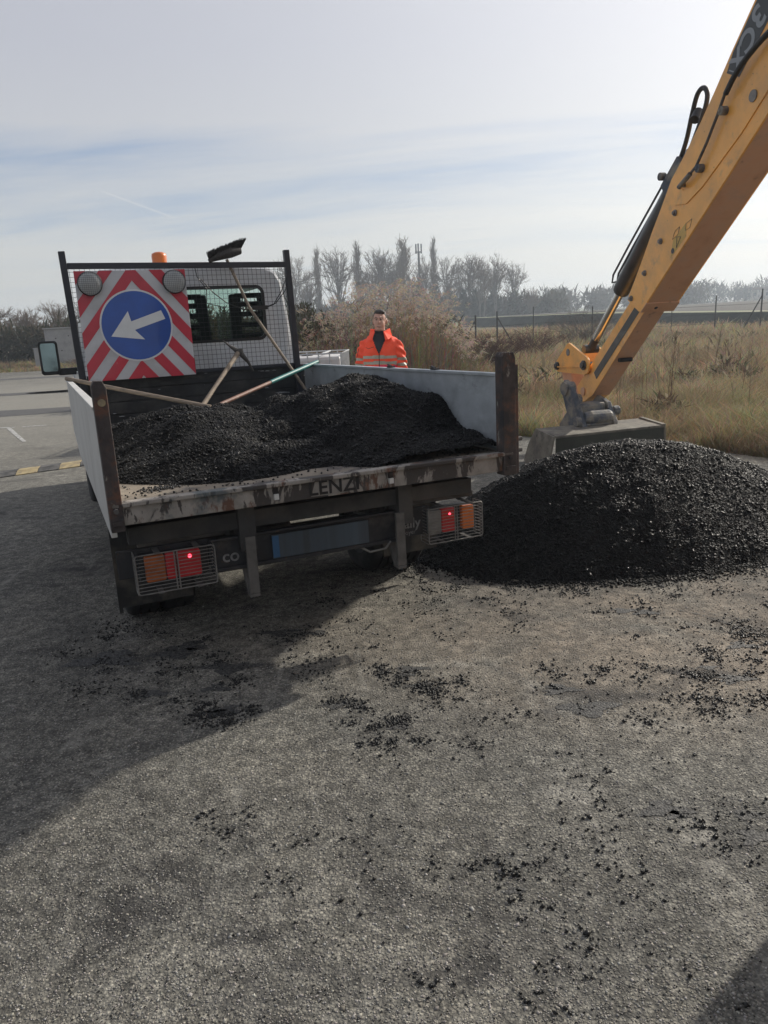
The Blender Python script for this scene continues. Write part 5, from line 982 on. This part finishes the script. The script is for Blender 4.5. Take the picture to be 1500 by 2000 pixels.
# bare shrubs
def shrub(x, y, w, h, n, label, col='twig', seg=4):
    m = MB()
    for i in range(n):
        a = random.uniform(0, 6.28); r = random.random()**.5; p = Vector((random.gauss(0, .12)*w, random.gauss(0, .12)*w, 0)); tip = Vector((math.cos(a)*r*w*.5, math.sin(a)*r*w*.4, h*(1-.35*r*r)*random.uniform(.7, 1.05))); md = p.lerp(tip, .5)+Vector((random.gauss(0, .05), random.gauss(0, .05), .06))*h
        m.tube([p, md, tip], [.009, .006, .003], 3, False)
        for k in range(seg):
            t = random.uniform(.3, .95); q = md.lerp(tip, t); e = q+Vector((random.gauss(0, .16), random.gauss(0, .16), random.uniform(.02, .25)))*h*.5; m.tube([q, e], [.004, .0022], 3, False)
    o = m.build('bare_shrub', M[col], None, fix=False); o.location = (x, y, 0); tag(o, label, 'shrub')
M['redtwig'] = P('red_brown_twig', (.095, .055, .045), .9, spec=.2)
shrub(3.1, 21.5, 2.6, 1.15, 230, 'reddish bare shrub in the field right of the reeds', 'redtwig'); shrub(5.6, 27, 2.6, 1.1, 140, 'low brown bare shrub beside the braced fence posts', 'redtwig'); shrub(8.9, 33, 3.6, 1.7, 170, 'pale feathery bare shrub left of the digger arm', 'bark_pale')
shrub(-14.2, 36.8, 1.6, .5, 70, 'low brown weeds at the foot of the concrete cabin', 'redtwig')
# ---- bare trees
def tree_mesh(kind, seed, H):
    r = random.Random(seed); big, tw = MB(), MB()
    def seg(mb, p, q, a, b, n): mb.tube([p, q], [a, b], n, False)
    def grow(p, d, L, rad, depth, spread, up):
        q = p+d*L; mb = big if depth < 2 else tw; seg(mb, p, q, rad, rad*.72, 5 if depth < 2 else 3)
        if depth >= 5: return
        nb = (3 if depth < 4 else 3)
        for k in range(nb):
            ax = Vector((r.gauss(0, 1), r.gauss(0, 1), r.gauss(0, .5))).normalized(); nd = (d+ax*spread*r.uniform(.5, 1.15)+Vector((0, 0, up))).normalized()
            st = q if k < 2 else p.lerp(q, r.uniform(.4, .85)); grow(st, nd, L*r.uniform(.62, .86), max(.022, rad*.6), depth+1, spread, up)
    if kind == 'poplar':
        h = H; pts = [Vector((r.gauss(0, .06)*i, r.gauss(0, .06)*i, h*i/8)) for i in range(9)]
        for i in range(8): seg(big, pts[i], pts[i+1], .22*(1-i/9)+.02, .22*(1-(i+1)/9)+.02, 5)
        for i in range(150):
            t = r.uniform(.12, .98); p = Vector((0, 0, h*t)); a = r.uniform(0, 6.28); w = H*.085*math.sin(math.pi*min(1, t*.85+.12))**.7+.15; q = p+Vector((math.cos(a)*w*r.uniform(.4, 1), math.sin(a)*w*r.uniform(.4, 1), r.uniform(1.1, 2.4))); seg(tw, p, q, .035, .024, 3)
            for k in range(5):
                s = p.lerp(q, r.uniform(.3, 1)); seg(tw, s, s+Vector((r.gauss(0, .22), r.gauss(0, .22), r.uniform(.4, 1.1))), .024, .016, 3)
    else:
        ns = {'round': 1, 'fan': 3, 'tall': 2}[kind]; cz, rx, rz = {'round': (.60, .36, .40), 'fan': (.58, .33, .42), 'tall': (.62, .23, .38)}[kind]
        for s in range(ns):
            bx_, by_ = (r.gauss(0, .5), r.gauss(0, .5)) if ns > 1 else (0, 0); top = Vector((bx_*1.6, by_*1.6, H*.92)); bs_ = Vector((bx_, by_, 0)); pv = bs_
            for k in range(1, 9):
                q = bs_.lerp(top, k/8)+Vector((r.gauss(0, .12), r.gauss(0, .12), 0)); seg(big, pv, q, .26*(1-k/9.5)/ns**.4+.02, .26*(1-(k+1)/9.5)/ns**.4+.02, 5); pv = q
            for k in range(33//ns+4):
                t = r.uniform(.16, .8); p = bs_.lerp(top, t); a = r.uniform(0, 6.28); el = r.uniform(-.25, 1.4)
                d = Vector((math.cos(a)*math.cos(el)*rx*H, math.sin(a)*math.cos(el)*rx*H, math.sin(el)*rz*H)); e = Vector((bs_.x*.8, bs_.y*.8, cz*H))+d*r.uniform(.8, 1.05)
                if e.z < p.z: e.z = p.z+.4
                m1 = p.lerp(e, .4)+Vector((0, 0, -.02*H)); m2 = p.lerp(e, .75); seg(big, p, m1, .085, .06, 4); seg(big, m1, m2, .06, .04, 4); seg(tw, m2, e, .038, .022, 3)
                for c in range(9):
                    u = r.uniform(.15, 1); s0 = p.lerp(m1, u/.4) if u < .4 else m1.lerp(e, (u-.4)/.6); L = H*r.uniform(.07, .14); dr = (Vector((r.gauss(0, 1), r.gauss(0, 1), r.gauss(0, .6))).normalized()*.75+(e-p).normalized()+Vector((0, 0, .35))).normalized(); s1 = s0+dr*L; seg(tw, s0, s1, .034, .022, 3)
                    for g in range(5):
                        v0 = s0.lerp(s1, r.uniform(.3, 1)); seg(tw, v0, v0+(dr+Vector((r.gauss(0, .6), r.gauss(0, .6), r.gauss(.1, .4)))).normalized()*H*r.uniform(.03, .075), .021, .014, 3)
    zmax = max(v[2] for v in tw.v); s = H/zmax
    for mb in (big, tw): mb.v = [(x*s, y*s, z*s) for x, y, z in mb.v]
    def mk(mb, nm, mat):
        me = bpy.data.meshes.new(nm); me.from_pydata(mb.v, [], mb.f); me.materials.append(mat); return me
    return mk(big, 'trunk', M['bark_pale'] if kind != 'fan' else M['bark']), mk(tw, 'crown', M['twig'])
TMs = {('round', 1): tree_mesh('round', 1, 12), ('round', 2): tree_mesh('round', 5, 12), ('fan', 1): tree_mesh('fan', 3, 12), ('fan', 2): tree_mesh('fan', 9, 12), ('tall', 1): tree_mesh('tall', 4, 12), ('tall', 2): tree_mesh('tall', 12, 12), ('poplar', 1): tree_mesh('poplar', 6, 12), ('poplar', 2): tree_mesh('poplar', 8, 12)}
def tree(kind, x, y, h, w, label, rz, name='bare_tree', group='bare trees in a row beyond the meadow'):
    r = empty(name, Matrix.Translation((x, y, 0)) @ Matrix.Rotation(rz, 4, 'Z') @ Matrix.Diagonal((w*h/12, w*h/12, h/12, 1)), label, 'tree', group)
    a, b = TMs[kind]; link('trunk', a, None, r); link('crown', b, None, r); return r
R1, R2, F1, F2, T1, T2, P1, P2 = ('round', 1), ('round', 2), ('fan', 1), ('fan', 2), ('tall', 1), ('tall', 2), ('poplar', 1), ('poplar', 2)
for i, (k, px, py, w, lb) in enumerate([
 (R1, 610, 508, 1.0, 'round bare tree at the left end of the row, nearest the truck frame'), (P1, 652, 488, 1.0, 'slim bare poplar at the left end, right of the round tree'), (R2, 688, 490, 1.0, 'broad bare tree between the two slim left poplars'),
 (P2, 725, 481, 1.1, 'slim bare poplar above the man, with a pointed top'), (F1, 765, 490, 1.0, 'wide bare tree right of the pointed poplar above the man'), (T1, 790, 500, .9, 'shorter bare tree tucked left of the big dense poplar'), (P1, 808, 470, 1.7, 'tallest dense bare poplar just left of the phone mast'),
 (F2, 842, 505, .9, 'bare tree right behind the phone mast'), (P2, 862, 474, 1.0, 'slim bare poplar just right of the phone mast'), (R1, 885, 508, .9, 'bare tree right of the slim poplar past the mast'), (F1, 925, 500, .95, 'bare tree in the middle of the right hand group'),
 (T2, 950, 506, .8, 'narrow bare tree in the right hand group'), (T1, 977, 499, 1.0, 'highest bare tree of the right hand group'), (R2, 1005, 515, 1.0, 'rounded bare tree closing the right end of the row'), (F2, 1040, 562, 1.0, 'small bare tree where the row tapers off at the right'),
 (T2, 590, 545, 1.0, 'low bare tree half hidden by the truck frame'), (T1, 635, 540, .9, 'low bare tree behind the slim left poplar'), (R1, 745, 530, .9, 'low bare tree in the dip above the man'), (F2, 905, 540, .9, 'low bare tree under the gap of the right hand group')]):
    dist = 150+((i*37) % 11)-5; t = dist/FPX*1.032; hor = 618-(px-750)*.0515; z = 1.65+(hor-py)*t*.985
    tree(k, (px-750)*t+.0515*(hor-py)*0, dist, z, w, lb, i*1.7)
# mast
mt = empty('phone_mast', Matrix.Translation((9.35, 155, 0)), 'slender dark phone mast with antenna head standing among the trees', 'mast')
MB().tube([(0, 0, 0), (.0, 0, 13.6)], [.34, .22], 10).build('pole', M['mast'], mt, smooth=True); hd_ = MB()
for k in range(3):
    a = k*2.09+.4; hd_.box((math.cos(a)*.6-.14, math.sin(a)*.6-.1, 13.2), (math.cos(a)*.6+.14, math.sin(a)*.6+.1, 15.0))
hd_.cyl((0, 0, 13.3), (0, 0, 14.9), .10, 8); hd_.cyl((0, 0, 13.4), (0, 0, 13.55), .7, 12).build('antenna', M['mast'], mt)
# undergrowth of the tree row, far woods
DB = [(.06, .055, .04), (.08, .065, .05), (.05, .055, .035)]
clumps('tree_row_undergrowth', [(-19+i*2.4, 152+random.uniform(-3, 3), 1.6, 2.2, 2, random.uniform(1.8, 3.4)) for i in range(24)], 1200, 1, DB, 'dark undergrowth along the foot of the tree row', leaf=.42)
clumps('ivy_mass', [(x, 150, z*.45, 1.0, 1.0, z*.55) for x, z in ((8.2, 8), (-2, 6), (5.5, 5), (12.5, 6), (14.5, 5.5), (20, 5.5), (23, 5), (17.5, 5), (27, 4.5))], 1500, 1, [(.035, .045, .03), (.045, .05, .035)], 'dark ivy climbing the lower trunks', leaf=.35)
clumps('left_thicket', [(-38+i*1.6, 62+random.uniform(-2, 2), 1.5, 1.5, 1.5, 1.4+random.uniform(-.4, .5)) for i in range(20)], 300, 1, [(.16, .135, .11), (.19, .16, .13)], 'grey bare thicket behind the left hedge', leaf=.22)
for i, (x, w, h, lb) in enumerate(((-29.5, 1.1, 4.6, 'bare tree at the far left edge of the picture'), (-26.5, 1.2, 3.8, 'bare bushy tree over the left hedge, second from the edge'), (-24.3, 1.2, 4.2, 'bare bushy tree right above the concrete cabin'), (-22.4, 1.1, 4.0, 'bare bushy tree touching the left frame post'))): tree((R1, F1, R2, F2)[i], x, 60, h, w, lb, i*2.3, group='bare bushy trees on the left')
def farwood(name, x0, x1, y0, h0, n, label, hv=.35): clumps(name, [(x0+(x1-x0)*(i+random.random()*.6)/n, y0+random.uniform(-8, 8), h0*.45+1.0, h0*random.uniform(.5, 1.1), 3, h0*random.uniform(.6-hv*.5, .6+hv)) for i in range(n)], 520, 1, [(.05, .05, .035), (.075, .065, .05), (.06, .05, .045)], label, leaf=.55)
farwood('distant_wood', 46, 85, 205, 4.4, 18, 'distant hazy wood left of the digger arm'); farwood('distant_wood', 95, 150, 262, 5.0, 20, 'distant hazy wood on the right skyline', .5); farwood('distant_wood', -10, 60, 330, 5, 26, 'very far wood closing the horizon')
farwood('distant_wood', -150, -60, 190, 3, 22, 'far wood on the left skyline')
cf_ = empty('conifer', Matrix.Translation((43.5, 190, 0)), 'small dark conifer on the skyline left of the digger arm', 'tree'); MB().tube([(0, 0, 0), (0, 0, 5.8)], [.2, .04], 6).build('trunk', M['bark'], cf_)
cm_ = clumps('crown', [(0, 0, 1.6+i*.62, 1.9-i*.27, 1.9-i*.27, .32) for i in range(7)], 160, 1, [(.03, .04, .025), (.045, .05, .03)], '', leaf=.3); cm_.parent = cf_; del cm_['kind']; del cm_['label']
hs = empty('farm_house', Matrix.Translation((127.5, 256, 0)), 'small distant farmhouse on the right skyline', 'house'); MB().box((-3.2, 0, 0), (3.2, 6, 3.9)).build('wall', M['house'], hs); MB().prism([(-3.6, 3.9), (3.6, 3.9), (2.4, 4.9), (-2.4, 4.9)], lambda u, w, t: (u, t, w), -.4, 6.4).build('roof', M['roof'], hs)
for x in (-1.8, .4, 2.0): MB().box((x-.35, -.04, 2.1), (x+.35, 0, 3.2)).build('window', M['ink'], hs)
# ------------------------------------------------------------------ haze
hzb = MB().box((-260, -30, -1.2), (320, 480, 18)).build('haze', None, None); hzb['kind'] = 'stuff'
hm = bpy.data.materials.new('haze'); hm.use_nodes = True; nn, ll = hm.node_tree.nodes, hm.node_tree.links; nn.clear(); pv = nn.new('ShaderNodeVolumePrincipled'); pv.inputs['Color'].default_value = (.80, .90, 1, 1); pv.inputs['Density'].default_value = .0015; pv.inputs['Anisotropy'].default_value = .3
oo = nn.new('ShaderNodeOutputMaterial'); ll.new(pv.outputs[0], oo.inputs['Volume']); hzb.data.materials.append(hm)
